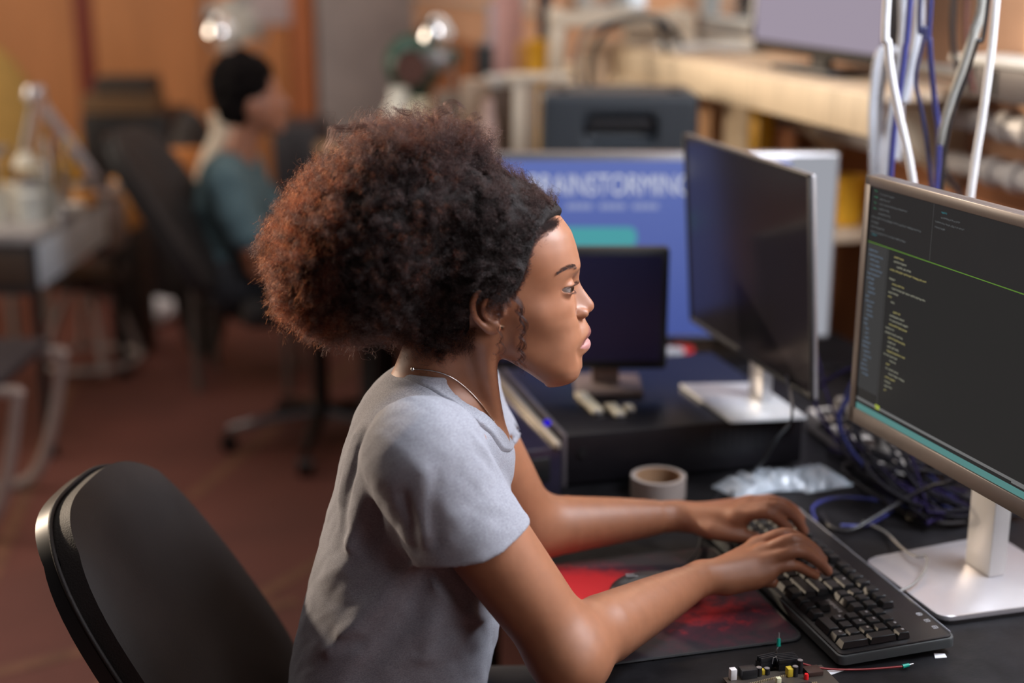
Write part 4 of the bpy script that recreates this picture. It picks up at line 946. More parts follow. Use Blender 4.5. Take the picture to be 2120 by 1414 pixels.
# ears, wing of the nose, eyelids
for sg in (-1, 1):
    ye = YM+sg*.0765
    pe = lambda a, b, o=0.: KP(1012+(a-1012)*.93, b, YM-.0765)*np.array([1, 0, 1])+np.array([0, ye+sg*o, 0])
    S.ell(pe(1014, 642, -.004), (.015, .0050, .021), .006)
    S.chain([pe(1036, 640, -.004), pe(1043, 622), pe(1034, 604, .003), pe(1016, 595, .005), pe(998, 597, .007), pe(983, 609, .008), pe(976, 628, .008), pe(980, 650, .006), pe(992, 667, .004), pe(1008, 680, .002)],
            [.0028, .0032, .0036, .0036, .0037, .0038, .0038, .0036, .0036, .004], .004)
    S.chain([pe(1018, 608, .002), pe(1006, 618, .004), pe(999, 634, .004), pe(1004, 652, .003), pe(1020, 664, .001)], [.0024, .003, .003, .003, .003], .005)
    S.ell(pe(1022, 679, .0), (.0085, .0048, .0085), .006)
    S.ell(pe(1043, 647, -.0), (.0045, .005, .006), .006)
    S.ell(pe(1024, 645, .006), (.0085, .0085, .010), .004, 's')
    S.ell(pe(1026, 622, .004), (.007, .0035, .005), .004, 's')
    S.ell(KP(1201, 643.5, YM)*np.array([1, 0, 1])+np.array([0, YM+sg*.0125, 0]), (.0100, .0062, .0068), .006)
    S.ell(KP(1208, 651.5, YM)*np.array([1, 0, 1])+np.array([0, YM+sg*.0068, 0]), (.0062, .0036, .0048), .0015, 's')
    yc = YM+sg*.031
    S.ell((EYX, yc, EYZ), (.0137, .0137, .0134), .005)
    S.ell((EYX+.0065, yc+sg*.0015, EYZ-.0008), (.0150, .0160, .0042), .0012, 's', rotm(ry=.10))
def dent(c, r, amp):
    c = np.asarray(c, float); S.add(lambda P: -amp*np.exp(-(np.linalg.norm(P-c, axis=-1)/r)**2), c-r*2.4, c+r*2.4, 0, 'd')
def groove(pts, r, amp):
    pts = [np.asarray(p, float) for p in pts]
    def f(P):
        d = np.full(P.shape[:-1], 9.)
        for a, b in zip(pts, pts[1:]): d = np.minimum(d, d_cone(P, a, b, 0, 0))
        return -amp*np.exp(-(d/r)**2)
    S.add(f, np.min(pts, 0)-r*2.4, np.max(pts, 0)+r*2.4, 0, 'd')
for sg in (-1, 1):
    q_ = lambda a, b, o: KP(a, b, YM)*np.array([1, 0, 1])+np.array([0, YM+sg*o, 0])
    dent(q_(1118, 690, .056), .026, -.0034); dent(q_(1118, 630, .063), .018, .0030); dent(q_(1095, 560, .072), .020, -.0022); dent(q_(1085, 735, .056), .022, .0016)
    groove([q_(1192, 634, .019), q_(1189, 646, .0205), q_(1196, 655, .018)], .0022, -.0016)
    dent(q_(1192, 725, .026), .007, -.0018)
# ---- right arm (near the camera) and left arm
def arm(sh, el, wr, rs):
    sh, el, wr = map(np.array, (sh, el, wr)); L = lambda a, b, t: a+(b-a)*t
    S.chain([sh, L(sh, el, .35), L(sh, el, .75), el], [rs[0], rs[1], rs[2], rs[3]], .03)
    S.chain([el, L(el, wr, .25), L(el, wr, .6), L(el, wr, .9), wr], [rs[3], rs[4], rs[5], rs[6], rs[6]*.98], .03)
RS = (-.096, 1.512, 1.050); RE = (.064, 1.515, .812); RW = KZ(1452, 1197, .806)
arm(RS, RE, RW, (.052, .051, .046, .042, .043, .034, .0245))
S.ell((.072, 1.50, .800), (.036, .040, .036), .03)
LS = (-.085, 1.808, 1.050); LE = KZ(1100, 1092, .812); LW = KZ(1398, 1068, .805)
arm(LS, LE, LW, (.052, .050, .044, .0405, .041, .033, .0235))
FR = (.0102, .0088, .0080, .0072)
def finger(pts, sc=1., zo=0.):
    pts = [np.asarray(p, float) for p in pts]
    S.chain(pts, [r*sc for r in FR[:len(pts)]], .004)
    d = pts[-1]-pts[-2]; d /= np.linalg.norm(d)
    return pts
def hand(wr, mcp, pips, dips, tips, thumb, sgn):
    F = []
    for i, (m_, p_, d_, t_) in enumerate(zip(mcp, pips, dips, tips)):
        sc = (1.03, 1.05, 1.0, .88)[i]
        F.append(finger([KZ(*m_), KZ(*p_), KZ(*d_), KZ(*t_)], sc))
        base = np.array(wr)+(F[-1][0]-np.array(wr))*.12+np.array([0, 0, -.002])
        S.cone(base, F[-1][0]+np.array([0, 0, -.006]), .015, .0125, .012)
        S.cone(base+np.array([0, 0, .006]), F[-1][0]+np.array([0, 0, .001]), .0035, .0042, .012)      # tendon
    # palm pads
    pk = F[3][0]; ix = F[0][0]
    S.cone(np.array(wr)*.6+pk*.4+np.array([0, 0, -.012]), np.array(wr)*.2+pk*.8+np.array([0, 0, -.010]), .015, .012, .015)
    th = [np.asarray(t, float) for t in thumb]
    S.chain(th, (.0155, .0135, .0105, .0085), .010)
    return F, th
Rm = [(1568, 1128, .828), (1580, 1143, .828), (1586, 1161, .822), (1586, 1182, .810)]
Rp = [(1622, 1106, .846), (1640, 1118, .850), (1650, 1141, .838), (1640, 1170, .819)]
Rd = [(1660, 1118, .832), (1680, 1134, .833), (1692, 1161, .818), (1668, 1181, .806)]
Rt = [(1684, 1140, .806), (1702, 1160, .806), (1713, 1183, .797), (1688, 1191, .796)]
w0 = np.array(RW)
RF, RT = hand(RW, Rm, Rp, Rd, Rt, [w0+(.012, .016, -.006), w0+(.045, .036, -.012), w0+(.078, .040, -.018), w0+(.100, .034, -.021)], -1)
Lm = [(1526, 1068, .826), (1540, 1056, .832), (1548, 1048, .828), (1550, 1041, .820)]
Lp = [(1588, 1062, .838), (1606, 1049, .845), (1608, 1040, .838), (1592, 1034, .826)]
Ld = [(1622, 1085, .818), (1643, 1068, .824), (1642, 1056, .818), (1622, 1046, .812)]
Lt = [(1640, 1108, .797), (1663, 1100, .797), (1657, 1077, .797), (1638, 1062, .796)]
w1 = np.array(LW)
LF, LT = hand(LW, Lm, Lp, Ld, Lt, [w1+(.022, -.012, -.004), KZ(1475, 1098, .803), KZ(1525, 1108, .800), KZ(1562, 1112, .796)], 1)
h_body = .0021
# fine head and coarser limbs, sharing one field; joined into one skin mesh
ZJ = 1.118
meA = S.mesh('skin_head', (-.145, YM-.10, ZJ-.012), (.125, YM+.10, 1.345), .00125)
meB = S.mesh('skin_low', (-.26, 1.40, .56), (.46, 2.13, ZJ+.014), .0021)
bm = bmesh.new(); bm.from_mesh(meA)
bmesh.ops.delete(bm, geom=[v for v in bm.verts if v.co.z < ZJ-.0035], context='VERTS')
tmp = bpy.data.meshes.new('t'); bm.to_mesh(tmp); bm.free(); bm = bmesh.new(); bm.from_mesh(meB)
bmesh.ops.delete(bm, geom=[v for v in bm.verts if v.co.z > ZJ+.002], context='VERTS')
bm.from_mesh(tmp)
skin = bpy.data.meshes.new('body'); bm.to_mesh(skin); bm.free()
skin.polygons.foreach_set('use_smooth', np.ones(len(skin.polygons), bool))
co = np.empty(len(skin.vertices)*3, np.float32); skin.vertices.foreach_get('co', co); co = co.reshape(-1, 3).astype(float)
# colour by place: lips, brows' root skin, ear warmth, shade painted on hands and cheek
base = np.array([.315, .132, .068]); colr = np.tile(base, (len(co), 1))
x, y, z = co[:, 0], co[:, 1]-YM, co[:, 2]; ay = np.abs(y)
def mixc(m, c):
    global colr
    m = np.clip(m, 0, 1)[:, None]; colr = colr*(1-m)+np.array(c)*m
xm = KP(1203, 700, YM)[0]
lipz = zi(699.5)-.004*(ay/.024)**2
up = np.clip(1-np.abs((z-lipz-.0045)/.0068)**4, 0, 1)*(z > lipz); lo = np.clip(1-np.abs((z-lipz+.0065)/.0080)**4, 0, 1)*(z <= lipz)
wlip = np.clip((1-(ay/.0255)**2.5)*1.6, 0, 1)
hgt = np.clip((1-(ay/.027)**2), .05, 1)
mlip = np.where(z > lipz, np.clip(4*(1-(z-lipz)/(.0172*hgt+.0004)), 0, 1), np.clip(4*(1-(lipz-z)/(.0128*hgt+.0006)), 0, 1))*(ay < .0262)*(x > xm-.012)
mixc(mlip*(z > lipz)*.95, (.20, .070, .060)); mixc(mlip*(z <= lipz)*.9, (.47, .215, .20))
nose = np.exp(-(((x-KP(1218, 636, YM)[0])/.012)**2+(ay/.016)**2+((z-zi(640))/.009)**2)); mixc(nose*.35, (.36, .13, .075))
ear = (ay > .072)*(z < zi(590))*(z > zi(700))*np.clip((.0-x)/.02, 0, 1)*.0; mixc(ear, (.36, .13, .07))
hands = np.clip((x-.30)/.08, 0, 1)*(z < .9); mixc(hands*.6, (.22, .082, .044))  # shade over the hands painted into the skin tone
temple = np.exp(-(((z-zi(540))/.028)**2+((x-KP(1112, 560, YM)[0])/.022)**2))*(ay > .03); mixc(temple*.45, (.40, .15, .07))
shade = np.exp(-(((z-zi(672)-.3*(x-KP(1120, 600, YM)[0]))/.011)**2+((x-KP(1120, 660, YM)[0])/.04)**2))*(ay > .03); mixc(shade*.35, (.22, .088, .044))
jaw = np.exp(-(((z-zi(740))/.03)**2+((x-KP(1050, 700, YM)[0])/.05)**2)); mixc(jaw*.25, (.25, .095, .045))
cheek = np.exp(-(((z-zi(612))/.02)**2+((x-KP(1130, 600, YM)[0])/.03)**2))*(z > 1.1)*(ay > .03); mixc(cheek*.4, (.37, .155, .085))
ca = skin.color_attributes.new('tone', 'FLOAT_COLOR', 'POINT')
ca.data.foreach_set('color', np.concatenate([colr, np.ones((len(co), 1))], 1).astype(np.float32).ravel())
def skin_mat(name, attr=True, base=(.335, .15, .082)):
    m = mat(name, base, .43, sss=.10, bump=.14, bscale=1900, spec=.50)
    nt = m.node_tree; b = nt.nodes['Principled BSDF']
    if attr:
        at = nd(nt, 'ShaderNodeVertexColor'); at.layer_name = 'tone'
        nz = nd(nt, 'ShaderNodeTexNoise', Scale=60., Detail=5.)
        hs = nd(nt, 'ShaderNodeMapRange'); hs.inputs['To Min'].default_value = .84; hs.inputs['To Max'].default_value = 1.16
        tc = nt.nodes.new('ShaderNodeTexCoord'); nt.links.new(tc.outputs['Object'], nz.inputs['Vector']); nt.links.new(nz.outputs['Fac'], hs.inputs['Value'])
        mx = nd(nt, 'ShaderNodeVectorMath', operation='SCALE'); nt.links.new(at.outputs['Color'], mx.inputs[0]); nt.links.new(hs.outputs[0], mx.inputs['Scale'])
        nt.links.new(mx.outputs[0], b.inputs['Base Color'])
    return m
M_skin = skin_mat('skin')
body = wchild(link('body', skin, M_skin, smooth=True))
from mathutils.bvhtree import BVHTree
_dg = None
bvh = BVHTree.FromPolygons([tuple(c) for c in co], [tuple(p.vertices) for p in skin.polygons])
CP = Vector((0, 0, CAMZ))
def on_body(px, py, off=0.):
    d = (Vector(KP(px, py, 1.))-CP).normalized(); h = bvh.ray_cast(CP, d)
    return None if h[0] is None else np.array(h[0]+h[1]*off)
# ---- eyes
for sg in (-1, 1):
    me = MB(); R = Matrix.Rotation(pi/2+.16, 4, 'Y')
    prof = [(0, .0126)]; 
    for k in range(1, 40):
        a = pi*k/40; r = .0121
        if a < .46: r = .0121+.0006*cos(a/.46*pi/2)
        prof.append((r*sin(a), r*cos(a)))
    prof.append((0, -.0121))
    me.lathe(prof, (0, 0, 0), 40, R)
    eo = me.build('eye', None, None, 60)
    m = mat('eyeball', (.70, .66, .62), .12, coat=.6); nt = m.node_tree; b = nt.nodes['Principled BSDF']
    if 'iris' not in nt.nodes:
        tc = nt.nodes.new('ShaderNodeTexCoord'); dt = nd(nt, 'ShaderNodeVectorMath', operation='DOT_PRODUCT'); dt.name = 'iris'
        g = Vector((cos(.16)*cos(.32), -sin(.32), -sin(.16))); nv = nd(nt, 'ShaderNodeVectorMath', operation='NORMALIZE')
        nt.links.new(tc.outputs['Object'], nv.inputs[0]); nt.links.new(nv.outputs[0], dt.inputs[0]); dt.inputs[1].default_value = g
        cr = nt.nodes.new('ShaderNodeValToRGB'); cr.color_ramp.interpolation = 'LINEAR'; E = cr.color_ramp.elements
        E[0].position = .86; E[0].color = (.42, .36, .33, 1); E[1].position = .885; E[1].color = (.03, .015, .01, 1)
        for p_, c_ in ((.90, (.09, .045, .022, 1)), (.965, (.06, .028, .015, 1)), (.975, (.003, .003, .003, 1))):
            k_ = E.new(p_); k_.color = c_
        nt.links.new(dt.outputs['Value'], cr.inputs[0]); nt.links.new(cr.outputs[0], b.inputs['Base Color'])
    eo.data.materials.append(m); wchild(eo); eo.location = (EYX-ROOTXY[0], YM+sg*.031-ROOTXY[1], EYZ)
# ---- finger nails
M_nail = mat('nail', (.50, .27, .21), .22, coat=.3)
for F in list(RF)+list(LF)+[RT, LT]:
    d = F[-1]-F[-2]; d /= np.linalg.norm(d); up = np.array([0, 0, 1.])-d*d[2]; up /= np.linalg.norm(up); s = np.cross(d, up)
    b_ = MB(); b_.M = Matrix(((d[0], s[0], up[0], 0), (d[1], s[1], up[1], 0), (d[2], s[2], up[2], 0), (0, 0, 0, 1)))
    g = [[b_.v((.0055*(i/6*2-1), .0046*sin(j/6*pi-pi/2)*(1-.25*abs(i/3-1)**3), .0014*cos(j/6*pi-pi/2)-.0006*(i/3-1)**2)) for j in range(7)] for i in range(7)]
    for i in range(6):
        for j in range(6): b_.bm.faces.new((g[i][j], g[i][j+1], g[i+1][j+1], g[i+1][j]))
    no = b_.build('fingernail', M_nail, None, 80); wchild(no)
    c = F[-1]+up*.0066-d*.0005; no.location = Vector(c)-Vector((*ROOTXY, 0))

# ---- T-shirt
TT = np.array([(762,822,925,.045),(780,798,950,.075),(800,772,980,.108),(826,752,1000,.136),(852,737,1015,.153),(900,718,1035,.160),(950,705,1048,.158),(1000,696,1056,.152),(1100,668,1062,.146),(1200,641,1052,.141),
 (1300,617,1030,.138),(1414,598,1003,.142),(1520,592,1006,.155),(1600,600,1020,.165),(1680,606,1030,.165)])
tz = np.array([KP(900, p, YM)[2] for p in TT[:, 0]]); tb = np.array([KP(x_, p, YM)[0] for p, x_ in TT[:, :2]]); tf = np.array([KP(x_, p, YM)[0] for p, x_ in TT[:, [0, 2]]])
_tb = smooth_tab(tz, tb, s=5); _tf = smooth_tab(tz, tf, s=5); _tw = smooth_tab(tz, TT[:, 3], s=6)
def torso_f(P):
    x, y, z = P[..., 0], P[..., 1]-YM, P[..., 2]
    B = np.interp(-z, -_tb[0], _tb[1]); F = np.interp(-z, -_tf[0], _tf[1]); W = np.interp(-z, -_tw[0], _tw[1])
    C = (F+B)/2; a = (F-B)/2; p = 2.35
    n = ((np.abs(x-C)/a)**p+(np.abs(y)/W)**p)**(1/p); r = np.sqrt((x-C)**2+y*y)
    return np.maximum(np.maximum((r-r/np.maximum(n, 1e-4))*.85, z-tz[0]), tz[-1]-z)
Q = Solid()
Q.add(torso_f, (-.32, YM-.18, tz[-1]), (.02, YM+.18, tz[0]), 0)
def sleeve(sh, el, hc, hn, r0, r1, back):
    """one sleeve, cut along its hem and hollowed round the arm"""
    sh = np.array(sh); el = np.array(el); d = el-sh; d /= np.linalg.norm(d); hc = np.array(hc); hn = np.array(hn, float); hn /= np.linalg.norm(hn); back = np.array(back)
    e1 = hc+d*.03
    def f(P):
        v = smin(d_cone(P, sh, e1, r0, r1), d_cone(P, sh+back*.4, e1+back, r0*.9, r1*.72), .03)
        v = smin(v, d_ell(P, sh+np.array([-.002, 0, .002]), (.062, .054, .058)), .03)
        pl = (P-hc)@hn+.0015*n3(P, 60.)
        v = -smin(-v, -pl, .003)
        inn = smin(d_cone(P, hc-d*.05, hc+d*.06, .0495, .0555), d_cone(P, hc-d*.03+back*.7, hc+d*.06+back*1.0, .034, .040), .01)
        return -smin(-v, np.maximum(inn, -((P-(hc-d*.018))@d)), .002)
    Q.add(f, np.minimum(sh, e1)-.085, np.maximum(sh, e1)+.085, .022)
hcR = KP(984, 1120, 1.505); hcL = np.array([hcR[0]+.004, 1.812, hcR[2]+.002])
sleeve(RS, RE, hcR, (.33, .0, -.94), .057, .0665, (-.034, .004, -.004)); sleeve(LS, LE, hcL, (.33, 0, -.94), .055, .057, (-.02, 0, 0))
for sg, s0 in ((-1, RS), (1, LS)): Q.cone((-.092, YM+sg*.062, 1.056), np.array(s0)+np.array([0, -sg*.02, .006]), .034, .047, .03)
for sg in (-1, 1): Q.cone(KP(978, 902, YM+sg*.062), KP(1026, 948, YM+sg*.014), .024, .020, .022)
def fold(pts, r, amp, k=None):
    """a soft crease (amp<0) or ridge (amp>0) along a line"""
    pts = [np.asarray(p, float) for p in pts]
    def f(P):
        d = np.full(P.shape[:-1], 9.)
        for a, b in zip(pts, pts[1:]): d = np.minimum(d, d_cone(P, a, b, 0, 0))
        return -amp*np.exp(-(d/r)**2)
    a = np.min(pts, 0)-r*2.6; b = np.max(pts, 0)+r*2.6
    Q.add(f, a, b, 0, 'd')
# folds at the near sleeve
f_ = lambda *a: fold(*a)
kp = KP
f_([kp(800, 1012, 1.49), kp(806, 960, 1.48), kp(822, 915, 1.485), kp(850, 885, 1.50)], .006, -.0040)      # sleeve seam back
f_([kp(812, 1012, 1.49), kp(818, 960, 1.48), kp(834, 918, 1.485), kp(858, 895, 1.50)], .005, .0022)
f_([kp(806, 1010, 1.5), kp(822, 1070, 1.5), kp(845, 1130, 1.5)], .008, -.0030)
f_([kp(852, 975, 1.46), kp(842, 1020, 1.46), kp(852, 1080, 1.46), kp(866, 1130, 1.47)], .010, -.0034)
f_([kp(880, 980, 1.45), kp(872, 1040, 1.45), kp(880, 1110, 1.45)], .011, .0034)
f_([kp(905, 985, 1.44), kp(893, 1050, 1.44), kp(900, 1120, 1.45)], .008, -.0030)
f_([kp(930, 1010, 1.44), kp(975, 1050, 1.45), kp(1040, 1075, 1.46)], .007, -.0018)
f_([kp(950, 960, 1.44), kp(1000, 1000, 1.46), kp(1050, 1050, 1.47)], .006, .0016)
f_([kp(985, 900, 1.49), kp(1010, 940, 1.5), kp(1035, 985, 1.52)], .005, .0022)
f_([kp(990, 930, 1.48), kp(1020, 990, 1.5), kp(1050, 1040, 1.52)], .006, -.0024)
# collar drape behind the neck
f_([kp(795, 800, 1.58), kp(840, 812, 1.57), kp(895, 835, 1.55), kp(940, 875, 1.53)], .006, .0035)
f_([kp(768, 838, 1.56), kp(820, 832, 1.55), kp(880, 850, 1.53), kp(925, 890, 1.51)], .006, -.0040)
f_([kp(760, 870, 1.55), kp(810, 852, 1.53), kp(870, 862, 1.51)], .006, .0040)
f_([kp(765, 905, 1.54), kp(790, 880, 1.53), kp(840, 872, 1.51)], .005, -.0030)
f_([kp(790, 790, 1.60), kp(775, 820, 1.57), kp(752, 850, 1.56)], .007, .004)
# long folds down the back and side
f_([kp(752, 900, 1.56), kp(742, 960, 1.55), kp(716, 1030, 1.55), kp(700, 1090, 1.55)], .007, -.0065)
f_([kp(738, 905, 1.58), kp(728, 960, 1.57), kp(704, 1030, 1.57)], .008, .0030)
f_([kp(775, 930, 1.53), kp(768, 1000, 1.53), kp(745, 1060, 1.53), kp(715, 1130, 1.53)], .012, .0065)
f_([kp(790, 1040, 1.52), kp(770, 1110, 1.52), kp(725, 1180, 1.52)], .012, -.0065)
f_([kp(845, 1170, 1.52), kp(800, 1230, 1.52), kp(730, 1300, 1.52), kp(660, 1350, 1.53)], .013, .0075)
f_([kp(880, 1190, 1.52), kp(850, 1270, 1.52), kp(800, 1340, 1.52), kp(740, 1414, 1.52)], .013, -.007)
f_([kp(930, 1200, 1.53), kp(900, 1280, 1.52), kp(880, 1360, 1.52)], .012, .006)
f_([kp(860, 1150, 1.50), kp(910, 1200, 1.51), kp(960, 1260, 1.53)], .009, -.0065)
f_([kp(870, 1180, 1.50), kp(930, 1240, 1.52), kp(1000, 1290, 1.55)], .009, .0055)
f_([kp(660, 1300, 1.54), kp(690, 1330, 1.53), kp(740, 1335, 1.52)], .012, -.0030)
f_([kp(870, 1350, 1.52), kp(930, 1310, 1.52), kp(1000, 1300, 1.55)], .008, -.0028)
f_([kp(655, 1200, 1.57), kp(690, 1180, 1.55), kp(740, 1160, 1.53)], .012, .0028)
Q.add(lambda P: .0011*n3(P, 70.)+.0006*n3(P, 160., 3.)+.0016*n3(P*np.array([1, 1, .45]), 45., 7.), (-.4, 1.3, .4), (.2, 2.0, 1.3), 0, 'd')
# neck opening: ring plane through nape and throat
RB = KP(852, 776, YM); RFp = KP(1030, 920, YM)
rc = (RB+RFp)/2; ax = (RFp-RB)/2; La = np.linalg.norm(ax); ax /= La; rn = np.array([-ax[2], 0, ax[0]]); rn *= np.sign(rn[2])
Ww = .072
def ringpt(t, k=1., up=0.):
    # saddle: the sides ride up on the neck muscles
    return rc+ax*La*k*cos(t)+np.array([0, 1, 0])*Ww*k*sin(t)+rn*(up+.006*sin(t)**2-.004*(cos(t) > 0)*cos(t)**4)
def neckhole(P):
    q = P-rc; u = q@ax; v = q[..., 1]; n = q@rn
    e_ = np.sqrt((u/La)**2+(v/Ww)**2); r = np.sqrt(u*u+v*v)
    side = r-r/np.maximum(e_, 1e-3)
    return np.maximum(side*.8+.001, -(n+.020+.02*(e_ > 2)))
Qp = Solid(); Qp.p = list(Q.p)
Q.add(lambda P: np.maximum(neckhole(P), np.linalg.norm((P-rc)*np.array([1, 1, .7]), axis=-1)-.16), rc-.17, rc+.17, .003, 's')
Q.chain([KP(1040, 936, YM-.0), KP(1046, 985, YM)], [.010, .004], .014)
shirt_me = Q.mesh('t_shirt', (-.34, 1.40, .50), (.10, 1.96, 1.14), .0024, relax=1)
M_shirt = mat('grey_jersey', (.34, .34, .38), .92, scale=420., var=.24, bump=.55, bscale=1300, stretch=(1, 1, 2.2), sheen=.08, spec=.2, detail=6)
shirt = wchild(link('t_shirt', shirt_me, M_shirt, smooth=True))
# ribbed collar band and sleeve hems (sub-parts of the shirt)
def neckside(P):
    q = P-rc; u = q@ax; v = q[..., 1]
    e_ = np.sqrt((u/La)**2+(v/Ww)**2); r = np.sqrt(u*u+v*v)
    return r-r/np.maximum(e_, 1e-3)
def collar_f(P):
    D = np.full(P.shape[:-1], 1e3); h = P.reshape(-1, 3); lo_, hi_ = h.min(0), h.max(0)
    for f, lo, hi, k, op in Qp.p:
        if (lo > hi_+.03+k).any() or (hi < lo_-.03-k).any(): continue
        v = f(P)
        if op == 'd': D = D+np.where(np.all((P > lo) & (P < hi), -1), v, 0)
        elif op == 'u': D = smin(D, v, k)
    sd = neckside(P)+.0012*n3(P, 80., 2.)
    v = np.maximum(np.abs(sd-.0055)-.0100, np.abs(D+.0006)-.0048)
    return np.maximum(v, np.where((P-rc)@rn > -.05, -1, 1))
Cc = Solid(); Cc.add(collar_f, rc-.15, rc+.15, 0)
co_ = link('collar', Cc.mesh('collar', rc-.14, rc+.14, .0019), M_shirt, shirt, True)
# ---- jeans
J = Solid()
for sg in (-1, 1):
    J.chain([(-.15, YM+sg*.09, .545), (.10, YM+sg*.11, .555), (.32, YM+sg*.12, .560)], [.105, .088, .068], .04)
    J.chain([(.32, YM+sg*.12, .560), (.30, YM+sg*.12, .30), (.27, YM+sg*.12, .09)], [.066, .056, .045], .03)
J.ell((-.165, YM, .60), (.125, .17, .11), .05)
jm = J.mesh('jeans', (-.34, 1.38, .02), (.45, 1.95, .74), .008, relax=2)
jeans = wchild(link('jeans', jm, mat('dark_denim', (.018, .018, .028), .9, bump=.3, bscale=700), smooth=True))
for sg in (-1, 1):
    s_ = Solid(); s_.chain([(.255, YM+sg*.12, .05), (.36, YM+sg*.125, .035)], [.042, .036], .02); s_.ell((.255, YM+sg*.12, .07), (.045, .04, .04), .02)
    s_.add(lambda P: P[..., 2]-.002, (.1, 1, -.1), (.6, 2.2, .2), 0, 'n'); 
    wchild(link('shoe', s_.mesh('shoe', (.18, YM+sg*.12-.07, .001), (.42, YM+sg*.12+.07, .13), .006), mat('shoe_canvas', (.5, .5, .5), .8), smooth=True))
# ---- necklace, ear stud
neck = []
for k in range(0, 97):
    t = pi*1.0+pi*k/96
    p = ringpt(t, .80, .030)
    c = np.array([-.075, YM, p[2]]); d = Vector(p-c).normalized(); h = bvh.ray_cast(Vector(c)+d*.25, -d, .3)
    if h[0] is not None: neck.append(np.array(h[0]+h[1]*.0012))
chain_px = [(856, 764), (880, 765), (905, 769), (928, 777), (950, 791), (972, 811), (994, 834), (1010, 854), (1022, 872)]
cp_ = [on_body(*p, .0012) for p in chain_px]; cp_ = [p for p in cp_ if p is not None]
M_silver = mat('silver', (.80, .76, .70), .25, 1., var=.02)
if len(cp_) > 4:
    sp = spline(cp_, 14); mb = MB(); r = [(.00055 if i % 2 else .00095) for i in range(len(sp))]; mb.tube(sp, r, 6)
    wchild(mb.build('necklace', M_silver, None, 60)); mb = MB(); mb.lathe([(0, -.003), (.002, -.002), (.0028, 0), (.002, .002), (0, .003)], cp_[0], 10); wchild(mb.build('clasp', M_silver, None, 40))
st = on_body(1038, 677, .002)
if st is not None:
    mb = MB(); R = Matrix.Rotation(pi/2, 4, 'X') @ Matrix.Rotation(.5, 4, 'Z')
    mb.lathe([(0, 0), (.0052, 0), (.0052, .0012), (.0030, .0034), (0, .0038)], st, 4, R)
    wchild(mb.build('ear_stud', mat('stud_gold', (.80, .60, .42), .18, 1.), None, 10))
# ---- brows, lashes and all the hair
def hairmat(name, col, rough=.45, melanin=None):
    m = bpy.data.materials.new(name); m.use_nodes = True; nt = m.node_tree
    for n in list(nt.nodes):
        if n.type == 'BSDF_PRINCIPLED': nt.nodes.remove(n)
    out = [n for n in nt.nodes if n.type == 'OUTPUT_MATERIAL'][0]
    h = nt.nodes.new('ShaderNodeBsdfHairPrincipled'); h.parametrization = 'COLOR'
    h.inputs['Color'].default_value = (*col, 1); h.inputs['Roughness'].default_value = rough; h.inputs['Radial Roughness'].default_value = .5
    h.inputs['Random Roughness'].default_value = .3; h.inputs['IOR'].default_value = 1.30; h.inputs['Coat'].default_value = .0
    nt.links.new(h.outputs[0], out.inputs[0]); return m
M_hair = hairmat('dark_curly_hair', (.010, .0048, .0042), .32)
M_hair2 = hairmat('sun_rim_hair', (.052, .0085, .0028), .34)  # warm rim of sunlight painted into the strand colour
M_brow = hairmat('brow_hair', (.02, .012, .01), .5)
rng = np.random.default_rng(5)
mir = lambda p: np.array([p[0], 2*YM-p[1], p[2]])
st_, rd_ = [], []
top = [(1155, 565), (1163, 557), (1173, 551.5), (1184, 548), (1193, 549)]; bot = [(1156, 567), (1164, 562), (1174, 557.5), (1185, 555.5), (1194, 557)]
def lerp_list(L, t):
    i = min(int(t*(len(L)-1)), len(L)-2); f = t*(len(L)-1)-i; return np.array(L[i])*(1-f)+np.array(L[i+1])*f
for i in range(260):
    t = rng.uniform(0, 1); u = rng.uniform(0, 1)
    a = lerp_list(top, t)*(1-u)+lerp_list(bot, t)*u; d = np.array([-7., -1.5+4*(1-t)*.6+(u-.5)*5])*rng.uniform(.6, 1.1)
    pts = [on_body(*(a+d*k/4), .0004+.0003*k) for k in range(5)]
    if any(p is None for p in pts): continue
    st_.append(np.array(pts)); st_.append(np.array([mir(p) for p in pts])); rd_ += [.00014]*2
wchild(hair_obj('eyebrows', st_, rd_, M_brow))
st_, rd_ = [], []
for sg in (-1, 1):
    yc = YM+sg*.031
    for i in range(110):
        th = -.9+2.2*i/109       # from the inner to the outer corner
        for row in (0, 1):
            if row and i % 2: continue
            dz = (.0043 if row == 0 else -.0052)*sqrt(max(0, 1-((th-.15)/1.25)**2))
            r = .0137; h = EYZ-.0008+dz+.0006
            v = np.array([cos(th), sg*sin(th), 0])*sqrt(max(r*r-dz*dz, 0)); p = np.array([EYX+.0003, yc, h])+v
            d = np.array([cos(th*.75), sg*sin(th*.75), .0]); L = (.0075 if row == 0 else .0035)*(1 if i > 8 else .6)*rng.uniform(.8, 1.1)
            up = .55 if row == 0 else -.5
            st_.append(np.array([p+d*L*s*(1-.2*s)+np.array([0, 0, 1])*L*up*(s**2-(.25*s if row == 0 else 0)) for s in (0, .25, .5, .75, 1)])); rd_.append(.00019)
wchild(hair_obj('eyelashes', st_, rd_, M_brow, tip=.1))
